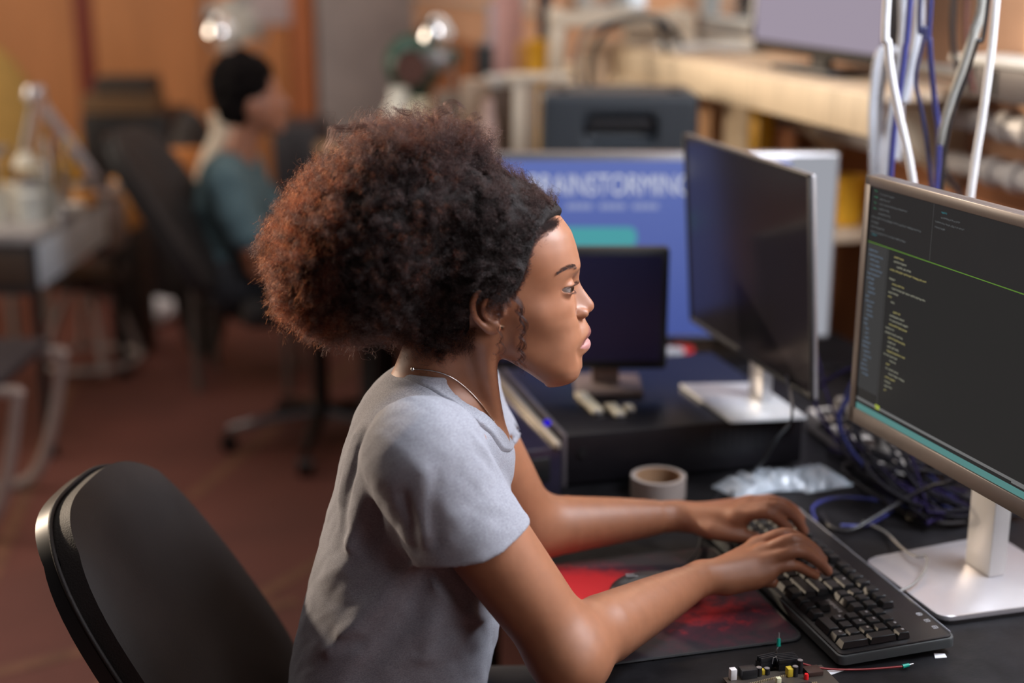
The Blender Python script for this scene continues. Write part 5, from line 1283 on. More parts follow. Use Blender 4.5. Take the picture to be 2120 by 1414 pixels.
# volume of hair: a lumpy dark core, thousands of curled strands over it
H = Solid()
kk = lambda px, py, o=0.: KP(px, py, YM)+np.array([0, o, 0])
PX = 1/1725.
def he(px, py, rx, ry, rz, o=0., k=.03): H.ell(kk(px, py, o), (rx*PX, ry, rz*PX), k)
he(1002, 510, 122, .082, 122, 0, .0)           # over the skull
he(1050, 462, 86, .070, 84)
he(985, 430, 82, .074, 82)
he(930, 600, 80, .076, 90)
for sg in (-1, 1): he(1010, 555, 86, .022, 50, sg*.060, .02)
he(915, 684, 40, .056, 40, 0, .02)
he(820, 455, 150, .118, 145)           # gathered puff
he(750, 500, 155, .118, 145)
he(692, 545, 108, .098, 108)
he(880, 385, 102, .092, 92)
he(800, 590, 105, .098, 80)
he(690, 600, 80, .08, 68)
H.add(lambda P: head_f(P)-.0085, (-.13, YM-.09, zi(610)), (.12, YM+.09, zi(380)), .008)
def clump(P):
    return .0060*n3(P, 45., 6.)*np.clip((.02-P[..., 0])/.05, 0, 1)+.0045*n3(P, 95., 1.)*np.clip((.065-P[..., 0])/.05, .15, 1)+.0032*n3(P, 190., 4.)+.002*n3(P, 330., 9.)
H.add(clump, (-.5, 1.3, .9), (.3, 2.1, 1.6), 0, 'd')
# keep the face, ear and neck free
def facecut(P):
    x, z = P[..., 0], P[..., 2]; ay = np.abs(P[..., 1]-YM)
    # hairline as a curve x_max(z) seen from the side
    zz = np.array([KP(0+1100, p, YM-.06)[2] for p in (395, 425, 440, 460, 490, 520, 550, 580, 600, 615, 640)])
    xx = np.array([KP(q, p, YM-.06)[0] for q, p in zip((1142, 1148, 1143, 1130, 1110, 1098, 1090, 1078, 1068, 1050, 1030), (395, 425, 440, 460, 490, 520, 550, 580, 600, 615, 640))])
    lim = np.interp(-z, -zz, xx)
    lim = lim+np.clip(.052-ay, 0, .06)*.40
    return lim-x
H.add(facecut, (-.05, YM-.12, 1.14), (.2, YM+.12, KP(1100, 396, YM)[2]), .006, 's')
for sg in (-1, 1):
    c = kk(1012, 642, sg*.085)
    H.ell(c, (.029, .034, .034), .006, 's')
    H.ell(kk(1045, 700, sg*.075), (.055, .04, .034), .01, 's')
core_me = H.mesh('hair_core', (-.36, YM-.17, 1.07), (.10, YM+.17, 1.42), .0030, relax=1)
M_core = mat('hair_core', (.010, .006, .005), .75, bump=1., bscale=420, spec=.25)
hair = wchild(link('hair', core_me, M_core, smooth=True))
nv = len(core_me.vertices); hc_ = np.empty(nv*3, np.float32); core_me.vertices.foreach_get('co', hc_); hc_ = hc_.reshape(-1, 3).astype(float)
hn = np.empty(nv*3, np.float32); core_me.vertices.foreach_get('normal', hn); hn = hn.reshape(-1, 3).astype(float)
puff_c = kk(800, 500); skull_c = kk(1030, 560)
cen = hc_.mean(0)
if ((hc_-cen)*hn).sum() < 0: hn = -hn
facex = KP(1060, 500, YM)[0]
near = (hc_[:, 1] < YM+.06) | (hc_[:, 2] > kk(900, 330)[2])   # strands mostly where the photograph shows them, fewer behind
def vnoise(P, s, seed):
    return np.stack([n3(P, s, seed), n3(P[:, [1, 2, 0]], s, seed+5.), n3(P[:, [2, 0, 1]], s, seed+11.)], 1)
def grow(n, idx, L0, L1, nseg, curl_r, turns, rad, flow, frizz=.0, per=12, spread=.0011):
    """locks of `per` strands that curl together"""
    m = n//per
    ii = rng.choice(idx, m); P = hc_[ii]-hn[ii]*.004+rng.normal(size=(m, 3))*.002
    D = flow(hc_[ii], hn[ii])+vnoise(hc_[ii], 60., 2.)*.5+rng.normal(size=(m, 3))*.25; D /= np.linalg.norm(D, axis=1)[:, None]
    A = np.cross(D, rng.normal(size=(m, 3))); A /= np.linalg.norm(A, axis=1)[:, None]; Bq = np.cross(D, A)
    L = rng.uniform(L0, L1, m); tn = rng.uniform(*turns, m); cr = rng.uniform(*curl_r, m); ph = rng.uniform(0, 2*pi, m)
    R = lambda a: np.repeat(a, per, axis=0)
    P, D, A, Bq, L, tn, cr, ph = map(R, (P, D, A, Bq, L, tn, cr, ph)); n = m*per
    o1 = rng.normal(size=n)*spread; o2 = rng.normal(size=n)*spread; L = L*rng.uniform(.75, 1.1, n); cr = cr*rng.uniform(.85, 1.15, n); ph = ph+rng.normal(size=n)*.22
    D = D+rng.normal(size=(n, 3))*.05
    t = np.linspace(0, 1, nseg); out = np.empty((n, nseg, 3))
    for k, s in enumerate(t):
        a = ph+tn*2*pi*s; rp = min(1., s*3.)*(1-.35*s); sp = .5+1.2*s
        out[:, k] = P+D*(L*s)[:, None]+A*(cr*rp*np.cos(a)+o1*sp)[:, None]+Bq*(cr*rp*np.sin(a)+o2*sp)[:, None]+vnoise(P*3+D*s, 30., 3.)*(L*.22*s)[:, None]
        if frizz: out[:, k] += rng.normal(size=(n, 3))*frizz*s
    return [o for o in out], list(rng.uniform(.7, 1.15, n)*rad)
zt = hc_[:, 2]; xt = hc_[:, 0]
puff = np.nonzero((xt < kk(960, 500)[0]) & near)[0]
cap = np.nonzero((xt >= kk(960, 500)[0]) & near)[0]
edge_l = np.nonzero(((xt < kk(690, 500)[0]) | (hc_[:, 1] < YM-.03) & (xt < kk(740, 500)[0])) & near)[0]
topi = np.nonzero((zt > kk(900, 330)[2]) & (xt < kk(1010, 400)[0]) & (xt > kk(650, 400)[0]))[0]
lowi = np.nonzero((zt < kk(800, 630)[2]) & (xt < kk(900, 500)[0]))[0]
f_puff = lambda P, N: N*.75+(P-puff_c)/.14*.5+np.array([-.12, 0, .05])
f_cap = lambda P, N: N*.25+np.array([-.85, 0, .22])+(P-skull_c)*np.array([0, 2., 2.])
f_top = lambda P, N: N*.5+np.array([0, 0, .6])+(P-puff_c)*2
f_low = lambda P, N: N*.6+np.array([-.1, 0, -.5])
ss, rs = [], []
def put(a): ss.extend(a[0]); rs.extend(a[1])
put(grow(20000, puff, .012, .030, 18, (.0025, .0060), (1.2, 2.8), .00016, f_puff))
put(grow(5000, puff, .010, .026, 16, (.0015, .0045), (1.2, 3.5), .00012, f_puff, frizz=.0005, per=3, spread=.002))
put(grow(15000, cap, .016, .036, 16, (.0012, .0030), (1.0, 2.4), .00014, f_cap, per=8, spread=.0009))
put(grow(2200, topi, .025, .050, 24, (.003, .0075), (1.2, 2.6), .00015, f_top, per=14))
put(grow(1300, lowi, .018, .040, 22, (.004, .0085), (1.2, 2.4), .00017, f_low, per=12))
wchild(hair_obj('curls', ss, rs, M_hair), hair)
ss, rs = [], []
put(grow(7000, edge_l, .012, .034, 18, (.0018, .005), (1.5, 4.), .00012, f_puff, frizz=.0006, per=4, spread=.0018))
put(grow(900, topi, .020, .045, 18, (.002, .005), (1.2, 3.), .00011, f_top, frizz=.0005, per=3))
put(grow(3500, puff, .014, .030, 16, (.002, .005), (1.5, 3.2), .00014, f_puff, per=6))
wchild(hair_obj('frizz', ss, rs, M_hair2), hair)
# big loose locks at the crown and below
def lock(path, n, rad=.0022, wave=.003, cyc=3., r=.00015, depth=YM-.02):
    base = [np.array(KP(a, b, depth)) for a, b in path]; sp = np.array([list(p) for p in spline(base, 8)]); m = len(sp); o = []
    for _ in range(n):
        a0 = rng.uniform(0, 2*pi); rr_ = rad*sqrt(rng.uniform(0, 1)); ph = rng.normal()*.35; t = np.linspace(0, 1, m); e0 = int(m*rng.uniform(.72, 1))
        off = np.stack([rr_*np.cos(a0+t*3)+wave*np.sin(cyc*2*pi*t+ph), rr_*np.sin(a0+t*3)*1.3, wave*.8*np.cos(cyc*2*pi*t+ph)+rr_*np.sin(a0)], 1)
        off *= (.35+.65*np.minimum(1, t*3))[:, None]
        o.append((sp+off)[:max(e0, 4)])
    ss.extend(o); rs.extend([r]*n)
ss, rs = [], []
for pth, n in (([(850, 300), (800, 285), (760, 268), (720, 262), (690, 275), (676, 300), (680, 325)], 90), ([(860, 290), (830, 268), (790, 260), (750, 250), (735, 270)], 50),
               ([(880, 280), (860, 248), (835, 228), (810, 232), (800, 250)], 45), ([(900, 275), (905, 245), (925, 222), (950, 218), (960, 235)], 60),
               ([(940, 285), (965, 262), (985, 245), (992, 222)], 45), ([(920, 290), (950, 300), (975, 290), (990, 265), (992, 235)], 50), ([(960, 330), (985, 325), (1000, 300), (998, 275)], 40),
               ([(790, 330), (740, 318), (700, 325), (668, 345), (650, 372)], 70), ([(740, 290), (735, 262), (750, 240), (748, 205)], 8), ([(880, 300), (900, 262), (890, 235), (915, 226)], 40),
               ([(760, 660), (748, 690), (738, 712), (752, 716), (766, 700)], 30), ([(790, 650), (800, 680), (788, 700), (774, 690)], 30), ([(720, 650), (700, 690), (712, 715), (728, 705)], 24),
               ([(640, 640), (622, 672), (640, 694)], 24), ([(835, 690), (838, 712), (860, 722)], 12), ([(700, 360), (650, 380), (622, 420), (612, 452)], 50), ([(640, 440), (600, 470), (572, 500)], 40)):
    lock(pth, int(n*.9), rad=.0050, r=.00012)
wchild(hair_obj('loose_locks', ss, rs, M_hair), hair)
# side tendrils in front of the ear and below it, and short baby hairs along the hairline
ss, rs = [], []
def tendril(path, n, rad, wave, cyc, depth):
    lock(path, n, rad, wave, cyc, .00013, depth)
tendril([(1062, 590), (1068, 620), (1078, 650), (1082, 680), (1080, 705)], 60, .0045, .0035, 3.5, YM-.078)
tendril([(1076, 640), (1082, 680), (1082, 720), (1078, 745), (1088, 775)], 26, .0022, .0028, 5, YM-.074)
tendril([(1075, 700), (1080, 735), (1072, 758), (1092, 778)], 20, .004, .004, 3, YM-.074)
tendril([(1032, 660), (1034, 690), (1040, 715), (1036, 740), (1026, 770)], 9, .0025, .0025, 4, YM-.082)
tendril([(1036, 700), (1028, 730), (1018, 745)], 5, .002, .003, 3, YM-.082)
for i in range(2600):
    L_ = [(1160, 458), (1142, 466), (1122, 484), (1106, 505), (1100, 535), (1092, 565), (1080, 590), (1064, 606)]
    t = rng.uniform(0, 1); a = lerp_list(L_, t)+rng.normal(size=2)*np.array([5, 5])+np.array([-6, 0]); ang = pi+.35*(1-t)*2-.5*t+rng.normal()*.35; ln = rng.uniform(14, 34)
    pts = []; 
    for k in range(7):
        q = a+ln*k/6*np.array([cos(ang), -sin(ang)*.6])+np.array([0, 2.2*sin(k*1.5+i)])
        p = on_body(*q, .0005+.0009*k)
        if p is None: break
        pts.append(p)
    if len(pts) > 3: ss.append(np.array(pts)); rs.append(.00010)
for i in range(900):   # nape
    a = np.array([rng.uniform(890, 985), rng.uniform(690, 735)]); a[1] -= (a[0]-890)*.15; ang = -pi*.5+rng.normal()*.7; ln = rng.uniform(8, 26)
    pts = []
    for k in range(7):
        p = on_body(*(a+ln*k/6*np.array([cos(ang)*.8, -sin(ang)])+np.array([2.0*sin(k*1.6+i), 0])), .0006+.0009*k)
        if p is None: break
        pts.append(p)
    if len(pts) > 3: ss.append(np.array(pts)); rs.append(.00010)
wchild(hair_obj('tendrils', ss, rs, M_hair, tip=.2), hair)
# ================================================================== OFFICE CHAIRS
M_leather = mat('black_leather', (.020, .016, .015), .62, bump=.25, bscale=420, spec=.3, scale=6, var=.2)
M_shell = mat('black_shell', (.016, .015, .015), .36, spec=.4)
M_chrome = mat('chrome', (.72, .70, .68), .18, metal=1.)
def office_chair(cx, cy, yaw, label, bc, byaw, rec, bw, bh, seat_z, arms=False, taper=.15, turn=.3):
    """cx, cy: column in the camera-aligned frame; faces +x there; bc: centre of the backrest in that frame"""
    r = empty('office_chair', K(cx, cy, 0), label, 'chair', rz=-YAW)
    def rel(p): return Vector((p[0]-cx, p[1]-cy, p[2]))
    d = Vector((sin(byaw), cos(byaw), 0)); n = Vector((cos(byaw), -sin(byaw), 0)); up = Vector((0, 0, cos(rec)))-n*sin(rec); nn = n*cos(rec)+Vector((0, 0, sin(rec)))
    c = rel(bc); R = Matrix(((nn.x, d.x, up.x), (nn.y, d.y, up.y), (nn.z, d.z, up.z))).to_4x4()
    def panel(x0, x1, grow_, dome):
        b = MB(); b.M = Matrix.Translation(c) @ R; m_, n_ = 26, 20; G = []
        for side, x in ((0, x0), (1, x1)):
            g = []
            for i in range(m_+1):
                for j in range(n_+1):
                    u = i/m_*2-1; v = j/n_*2-1
                    p = 3.1; k = (abs(u)**p+abs(v)**p)**(1/p); mx = max(abs(u), abs(v))
                    s = mx/k if k > 0 else 1
                    yy = u*s*(bw/2+grow_)*(1-taper*(v*s+1)/2); zz_ = v*s*(bh/2+grow_)
                    ed = max(0, 1-mx**8)
                    lum = .022*cos(u*1.4)*(-1)+.018*cos((v+.5)*2.2)*.6
                    g.append(b.v((x+(dome*ed if side else 0)+lum*1.0, yy, zz_)))
            G.append(g)
        w1 = n_+1
        for i in range(m_):
            for j in range(n_):
                a = i*w1+j; q = (a, a+w1, a+w1+1, a+1)
                b.bm.faces.new([G[1][k] for k in q]); b.bm.faces.new([G[0][k] for k in reversed(q)])
        rim = [i*w1 for i in range(m_+1)]+[m_*w1+j for j in range(1, n_+1)]+[i*w1+n_ for i in range(m_-1, -1, -1)]+[j for j in range(n_-1, 0, -1)]
        for a, e_ in zip(rim, rim[1:]+rim[:1]): b.bm.faces.new((G[0][a], G[0][e_], G[1][e_], G[1][a]))
        return b
    back = panel(-.002, .026, -.004, .020).build('backrest', M_leather, r, 50)
    shell = panel(-.022, -.003, .001, .0).build('back_shell', M_shell, r, 50)
    b = MB(); b.M = Matrix.Translation(c) @ R
    pp = []
    for k in range(120):
        t = 2*pi*k/120; u, v = cos(t), sin(t); kk_ = (abs(u)**3.1+abs(v)**3.1)**(1/3.1); u /= kk_; v /= kk_
        lum = .022*cos(u*1.4)*(-1)+.018*cos((v+.5)*2.2)*.6
        pp.append((.0010+lum, u*(bw/2)*(1-taper*(v+1)/2), v*bh/2))
    b.tube(pp, .0030, 8, closed=True); b.build('piping', M_leather, back, 60)
    # seat
    S_ = Solid(); S_.add(lambda P: (np.linalg.norm(np.maximum(np.abs(P-np.array([.02, 0, seat_z]))-np.array([.20, .19, .012]), 0), axis=-1)-.038), (-.24, -.25, seat_z-.06), (.28, .25, seat_z+.06), 0)
    link('seat', S_.mesh('seat', (-.26, -.26, seat_z-.07), (.30, .26, seat_z+.07), .012), M_leather, r, True)
    lowb = c-up*bh*.30-nn*.045
    MB().tube(spline([lowb, lowb-up*.16-nn*.0, Vector((-.20, 0, seat_z-.065)), Vector((0, 0, seat_z-.07))], 8), .016, 10).build('back_bar', M_shell, r)
    MB().cyl((0, 0, .10), (0, 0, seat_z-.05), .028).cyl((0, 0, seat_z-.09), (0, 0, seat_z-.045), .06, .08).build('gas_column', M_shell, r)
    for k in range(5):
        a = turn+2*pi*k/5; e_ = Vector((cos(a)*.31, sin(a)*.31, .075))
        leg = MB().tube([(0, 0, .115), (e_.x*.5, e_.y*.5, .10), e_], [.028, .022, .014], 8).build('base_arm', M_chrome if k % 2 == 0 else M_shell, r)
        s = Vector((-sin(a), cos(a), 0))
        MB().cyl(e_*1-s*.022-Vector((0, 0, .045)), e_-s*.006-Vector((0, 0, .045)), .028).cyl(e_+s*.006-Vector((0, 0, .045)), e_+s*.022-Vector((0, 0, .045)), .028).build('caster', M_black, r)
    if arms:
        for sy in (-1, 1):
            MB().tube(spline([(-.12, sy*.25, seat_z-.03), (-.06, sy*.285, seat_z+.10), (.0, sy*.285, seat_z+.19)], 6), .013, 8).build('arm_post', M_shell, r)
            MB().box((-.15, sy*.285-.03, seat_z+.19), (.14, sy*.285+.03, seat_z+.22), bev=.012).build('armrest', M_shell, r)
    return r
office_chair(-.15, 1.66, 0, 'black padded office chair at lower left whose back leans away from her', (-.424, 1.725, .707), .091, .474, .425, .535, .43)
office_chair(-.64, 4.55, 0, 'black office chair with armrests that the teal-shirted person sits in', (-1.06, 4.42, .83), .12, .50, .46, .58, .50, arms=True, turn=.9)
# ================================================================== THE PERSON FARTHER BACK
d2 = 4.55
p0_ = KP(505, 300, d2)
R2 = (-.72, d2)
per = empty('person', K(*R2, 0), 'person with short dark curls and a teal T-shirt sitting in the farther office chair', 'person', rz=-YAW)
def pc(o, parent=None):
    o.parent = parent or per
    if parent is None: o.location = (-R2[0], -R2[1], 0)
    return o
hd = KP(532, 205, d2); B = Solid(); yy = d2
off = lambda dx, dy, dz: (hd[0]+dx, yy+dy, hd[2]+dz)
B.ell(off(-.02, 0, .02), (.088, .070, .10), .01); B.ell(off(.012, 0, -.035), (.068, .058, .072), .03)
B.cone(off(.078, 0, .005), off(.093, 0, -.022), .009, .013, .012); B.cone(off(.078, 0, -.052), off(.080, 0, -.060), .014, .014, .012); B.ell(off(.062, 0, -.090), (.022, .026, .02), .02)
B.ell(off(.066, -.03, .012), (.012, .014, .009), .004, 's'); B.ell(off(.066, .03, .012), (.012, .014, .009), .004, 's')
for sg in (-1, 1): B.ell(off(-.012, sg*.072, -.02), (.018, .008, .03), .006)
B.cone(off(-.03, 0, -.06), off(-.07, 0, -.19), .048, .055, .02)
sh_z = hd[2]-.235
el_ = {}
for sg in (-1, 1):
    s = (hd[0]-.085, yy+sg*.165, sh_z); e_ = (hd[0]+.02, yy+sg*.20, sh_z-.26); w_ = (hd[0]+.26, yy+sg*.13, sh_z-.24)
    B.chain([s, e_], [.048, .042], .02); B.chain([e_, w_], [.040, .026], .02)
    B.ell((w_[0]+.05, w_[1], w_[2]), (.045, .040, .018), .015)
    for k in range(4): B.cone((w_[0]+.075, w_[1]+(k-1.5)*.019, w_[2]+.002), (w_[0]+.135-.008*abs(k-1.5), w_[1]+(k-1.5)*.022, w_[2]-.018), .009, .007, .004)
    B.cone((w_[0]+.03, w_[1]-sg*.035, w_[2]), (w_[0]+.085, w_[1]-sg*.055, w_[2]-.012), .011, .008, .006)
B.ell((hd[0]-.11, yy, sh_z-.10), (.09, .13, .15), .04)
pc(link('body', B.mesh('body', (hd[0]-.3, yy-.3, sh_z-.34), (hd[0]+.46, yy+.3, hd[2]+.14), .005, relax=2), skin_mat('skin_far', False, (.36, .155, .09)), smooth=True))
Tt = Solid()
Tt.ell((hd[0]-.10, yy, sh_z-.08), (.115, .165, .14), .04); Tt.ell((hd[0]-.10, yy, sh_z-.27), (.12, .145, .19), .06); Tt.cone((hd[0]-.09, yy-.1, sh_z+.02), (hd[0]-.09, yy+.1, sh_z+.02), .05, .05, .05)
for sg in (-1, 1): Tt.cone((hd[0]-.085, yy+sg*.165, sh_z), (hd[0]-.02, yy+sg*.188, sh_z-.16), .062, .066, .03)
Tt.add(lambda P: .006*n3(P, 28.)+.003*n3(P, 60.), (-3, 3, 0), (1, 6, 3), 0, 'd')
pc(link('t_shirt', Tt.mesh('t_shirt', (hd[0]-.3, yy-.3, sh_z-.46), (hd[0]+.12, yy+.3, sh_z+.14), .009, relax=2), mat('teal_cotton', (.07, .12, .135), .9), smooth=True))
Pn = Solid(); sz = .60
Pn.ell((hd[0]-.10, yy, sz-.02), (.14, .18, .11), .04)
for sg in (-1, 1): Pn.chain([(hd[0]-.08, yy+sg*.09, sz-.01), (hd[0]+.33, yy+sg*.11, sz), (hd[0]+.36, yy+sg*.11, .09)], [.088, .066, .048], .03)
pc(link('trousers', Pn.mesh('trousers', (hd[0]-.3, yy-.25, .03), (hd[0]+.46, yy+.25, sz+.12), .012, relax=2), mat('black_trousers', (.015, .015, .018), .9), smooth=True))
for sg in (-1, 1): pc(MB().box((hd[0]+.30, yy+sg*.11-.045, .003), (hd[0]+.56, yy+sg*.11+.045, .085), bev=.03).build('shoe', M_black, None))
Hh = Solid(); Hh.ell(off(-.045, 0, .055), (.105, .095, .098), .02); Hh.ell(off(-.06, 0, -.01), (.075, .085, .085), .03); Hh.ell(off(.075, 0, -.03), (.055, .07, .085), .01, 's')
Hh.add(lambda P: .008*n3(P, 90.)+.004*n3(P, 200.), (-3, 3, 0), (1, 6, 3), 0, 'd')
pc(link('hair', Hh.mesh('hair', (hd[0]-.2, yy-.14, hd[2]-.14), (hd[0]+.12, yy+.14, hd[2]+.2), .006, relax=1), mat('near_black_curls', (.005, .0035, .0035), .9, bump=.6, bscale=150, spec=.1), smooth=True))
# ================================================================== LEFT: THE REPAIR TABLE
tx, ty = -1.49, 4.38
r = empty('repair_table', K(-2.2, 4.9, 0), 'grey topped repair table at the far left covered with small parts', 'table', rz=-YAW)
rel = lambda x, y, z: (x+2.2, y-4.9, z)
M_top = mat('table_top_grey', (.33, .30, .28), .5, var=.12, scale=12)
MB().box(rel(-2.9, ty, .715), rel(tx, 5.42, .75), bev=.004).build('tabletop', M_top, r)
MB().box(rel(tx-.012, ty+.02, .575), rel(tx+.004, 5.15, .716), bev=.003).build('side_apron', mat('pale_apron', (.50, .53, .56), .45), r)
MB().box(rel(-2.9, ty+.01, .55), rel(tx-.02, ty+.03, .716), bev=.003).build('drawer_front', mat('dark_apron', (.03, .026, .024), .6), r)
for k in range(2): MB().box(rel(-2.1+k*.32, ty+.0, .585), rel(-1.84+k*.32, ty+.012, .69), bev=.003).build('drawer', mat('brown_drawer', (.055, .032, .02), .6), r)
for x, y in ((tx+.02-.05, ty+.04), (tx-.03, 5.34), (-2.86, ty+.04), (-2.86, 5.34)): MB().cyl(rel(x, y, .03), rel(x, y, .72), .016).cyl(rel(x, y, 0), rel(x, y, .04), .026).build('leg', M_blackmetal, r)
MB().box(rel(tx-.03, 5.16, .52), rel(tx+.01, 5.40, .70), bev=.004).build('side_apron', mat('shade_apron', (.18, .14, .13), .6), r)
def item(kind, px, pyb, d, w_, h_, m, name, label, cat, zb=.7503, group=None, dp=None):
    p = WP(px, pyb, d); r = empty(name, (p.x, p.y, zb), label, cat, group, rz=-YAW); dp = dp or w_*.8
    if kind == 'box': MB().box((-w_/2, -dp/2, 0), (w_/2, dp/2, h_), bev=.006).build('body', m, r); MB().box((-w_/2-.002, -dp/2-.002, h_*.8), (w_/2+.002, dp/2+.002, h_+.002), bev=.003).build('lid', m, r)
    if kind == 'jar': MB().lathe([(0, 0), (w_/2, 0), (w_/2, h_*.75), (w_*.35, h_*.85), (w_*.35, h_), (0, h_)], (0, 0, 0), 24).build('body', m, r); MB().lathe([(0, h_), (w_*.38, h_), (w_*.38, h_+.02), (0, h_+.02)], (0, 0, 0), 24).build('lid', M_silver_p, r)
    if kind == 'cup':
        MB().lathe([(0, 0), (w_/2, 0), (w_/2*1.1, h_), (w_/2*1.0, h_), (w_/2*.9, .006), (0, .006)], (0, 0, 0), 24).build('body', m, r)
        for k in range(5): a = k*1.3; MB().cyl((cos(a)*w_*.2, sin(a)*w_*.2, .01), (cos(a)*w_*.5, sin(a)*w_*.4, h_*1.9), .005).build('tool_handle', (M_yel, M_silver_p, M_cg, M_cw, M_black)[k], r)
    return r
M_cream2 = mat('cream_enamel', (.60, .56, .46), .45); M_amber = mat('amber_plastic', (.62, .27, .05), .4); M_clr = mat('milky_plastic', (.55, .55, .50), .25, spec=.6)
item('jar', 66, 455, 4.62, .10, .12, M_clr, 'milky_jar', 'milky plastic jar near the front edge of the repair table', 'jar')
item('cup', -12, 440, 4.62, .09, .11, M_cream2, 'tool_cup', 'cream cup of tools at the near left of the repair table', 'cup')
item('cup', 120, 380, 4.95, .08, .12, M_silver_p, 'tool_cup', 'metal cup of tools in the middle of the repair table', 'cup')
item('jar', 172, 398, 4.9, .08, .06, M_amber, 'amber_jar', 'low amber jar near the foot of the folding lamp', 'jar')
item('box', 140, 430, 4.72, .10, .035, mat('pale_parts', (.60, .57, .52), .5), 'parts_box', 'small pale parts box near the corner of the repair table', 'box')
item('box', 20, 400, 4.9, .16, .07, M_cream2, 'parts_tray', 'cream parts tray at the far left of the repair table', 'tray')
item('box', 95, 400, 5.05, .12, .09, mat('mint_box', (.42, .46, .40), .5), 'meter_box', 'grey green meter standing behind the milky jar', 'meter')
item('jar', 0, 360, 5.1, .10, .16, mat('amber_glass', (.35, .20, .08), .2), 'brown_bottle', 'brown bottle at the left edge behind the tool cups', 'bottle')
item('box', 200, 405, 5.2, .09, .05, mat('dark_part', (.06, .05, .05), .5), 'dark_box', 'small dark box at the back right of the repair table', 'box')
item('cup', 112, 445, 4.66, .05, .10, M_clr, 'brush_cup', 'narrow cup of brushes beside the milky jar', 'cup')
item('cup', 150, 350, 5.15, .05, .11, M_yel, 'yellow_cup', 'small yellow cup of tools near the folding lamp', 'cup')
item('box', 60, 420, 4.80, .09, .05, mat('white_card', (.72, .70, .66), .6), 'white_box', 'small white box behind the milky jar', 'box')
item('jar', 130, 455, 4.52, .035, .05, M_silver_p, 'metal_tin', 'little metal tin on the near corner of the repair table', 'tin')
M_dk0 = mat('dark_pedestal', (.02, .014, .012), .6)
r = empty('orange_box', K(*(KP(257, 372, 5.7)[:2]), 0), 'orange box on a dark pedestal beyond the corner of the repair table', 'box', rz=-YAW); zt = KP(257, 368, 5.7)[2]
MB().box((-.045, -.1, zt-.20), (.045, .1, zt-.02), bev=.006).build('body', mat('orange_card', (.60, .27, .06), .6), r); MB().box((-.06, -.12, 0), (.06, .12, zt-.20), bev=.006).build('pedestal', M_dk0, r); MB().box((-.048, -.103, zt-.05), (.048, .103, zt), bev=.004).build('lid', mat('orange_card', (.60, .27, .06), .6), r)
# folding lamp over the table
p = WP(170, 400, 5.05); r = empty('folding_lamp', (p.x, p.y, .7503), 'tall folding work lamp with two slanting arms on the repair table', 'lamp', rz=-YAW)
q = lambda px, py, d: (lambda v: (v[0]-KP(170, 400, 5.05)[0], v[1]-5.05, v[2]-.7503))(KP(px, py, d))
MB().lathe([(0, 0), (.08, 0), (.08, .02), (.02, .03), (0, .03)], (0.03, 0, 0), 24).build('base', M_silver_p, r)
a_, b_, c_ = q(195, 365, 5.05), q(72, 196, 5.05), q(40, 400, 5.05)
def bar(A_, B_, w_, t_, m, nm):
    A_ = Vector(A_); B_ = Vector(B_); d = B_-A_; R = d.to_track_quat('Z', 'Y').to_matrix().to_4x4(); b = MB(); b.M = Matrix.Translation(A_) @ R; b.box((-w_/2, -t_/2, 0), (w_/2, t_/2, d.length), bev=.004); b.build(nm, m, r)
bar((.03, 0, .02), a_, .03, .03, M_silver_p, 'post'); bar(a_, b_, .035, .03, mat('lamp_arm_grey', (.40, .38, .40), .35, metal=.4), 'arm')
bar(b_, q(45, 330, 5.0), .028, .02, M_cg, 'arm'); bar(q(82, 200, 5.0), q(70, 330, 5.0), .02, .02, mat('copper_arm', (.45, .25, .17), .4), 'arm')
MB().lathe([(0, -.03), (.035, -.02), (.04, .0), (.03, .03), (0, .03)], b_, 20).build('joint', M_silver_p, r)
MB().lathe([(.0, .04), (.03, .025), (.05, -.015), (.046, -.017), (.026, .016), (0, .028)], q(55, 335, 5.0), 24).build('shade', M_cream2, r)
# ochre chair back behind the table, small dark shape at the corner
r = empty('ochre_chair', K(-2.28, 6.2, 0), 'ochre yellow curved chair back behind the repair table', 'chair', rz=-YAW)
z0 = KP(20, 330, 6.2)[2]; z1 = KP(20, 82, 6.2)[2]; M_och = mat('ochre_cloth', (.34, .20, .045), .8)
S_ = Solid(); S_.add(lambda P: np.maximum(d_ell(P, (0, 0, z0-.1), (.28, .09, z1-z0+.1)), -(P[..., 2]-.42)), (-.3, -.1, .4), (.3, .1, z1), 0)
link('backrest', S_.mesh('backrest', (-.34, -.14, .4), (.34, .14, z1+.03), .014, relax=2), M_och, r, True)
MB().box((-.25, -.5, .38), (.25, .05, .45), bev=.03).build('seat', M_och, r)
for sx in (-.2, .2):
    for sy in (-.45, 0): MB().cyl((sx, sy, 0), (sx, sy, .39), .018).build('leg', M_cg, r)
# stool with pale curved legs under and beside the table
r = empty('pale_stool', K(*(KZ(195, 770, 0)[:2]), 0), 'low stool with pale curved legs below the repair table', 'stool', rz=-YAW)
for k in range(4):
    a = k*pi/2+.5; MB().tube(spline([(cos(a)*.05, sin(a)*.05, .36), (cos(a)*.13, sin(a)*.13, .22), (cos(a)*.19, sin(a)*.19, .04)], 6), .014, 8).build('leg', mat('pale_leg', (.36, .30, .28), .5), r)
MB().tube([(cos(t/24*2*pi)*.18, sin(t/24*2*pi)*.18, .055) for t in range(24)], .012, 8, closed=True).build('foot_ring', mat('pale_leg', (.36, .30, .28), .5), r)
MB().lathe([(0, .36), (.15, .36), (.16, .39), (.15, .42), (0, .425)], (0, 0, 0), 28).build('seat', mat('dark_seat', (.05, .035, .03), .6), r)
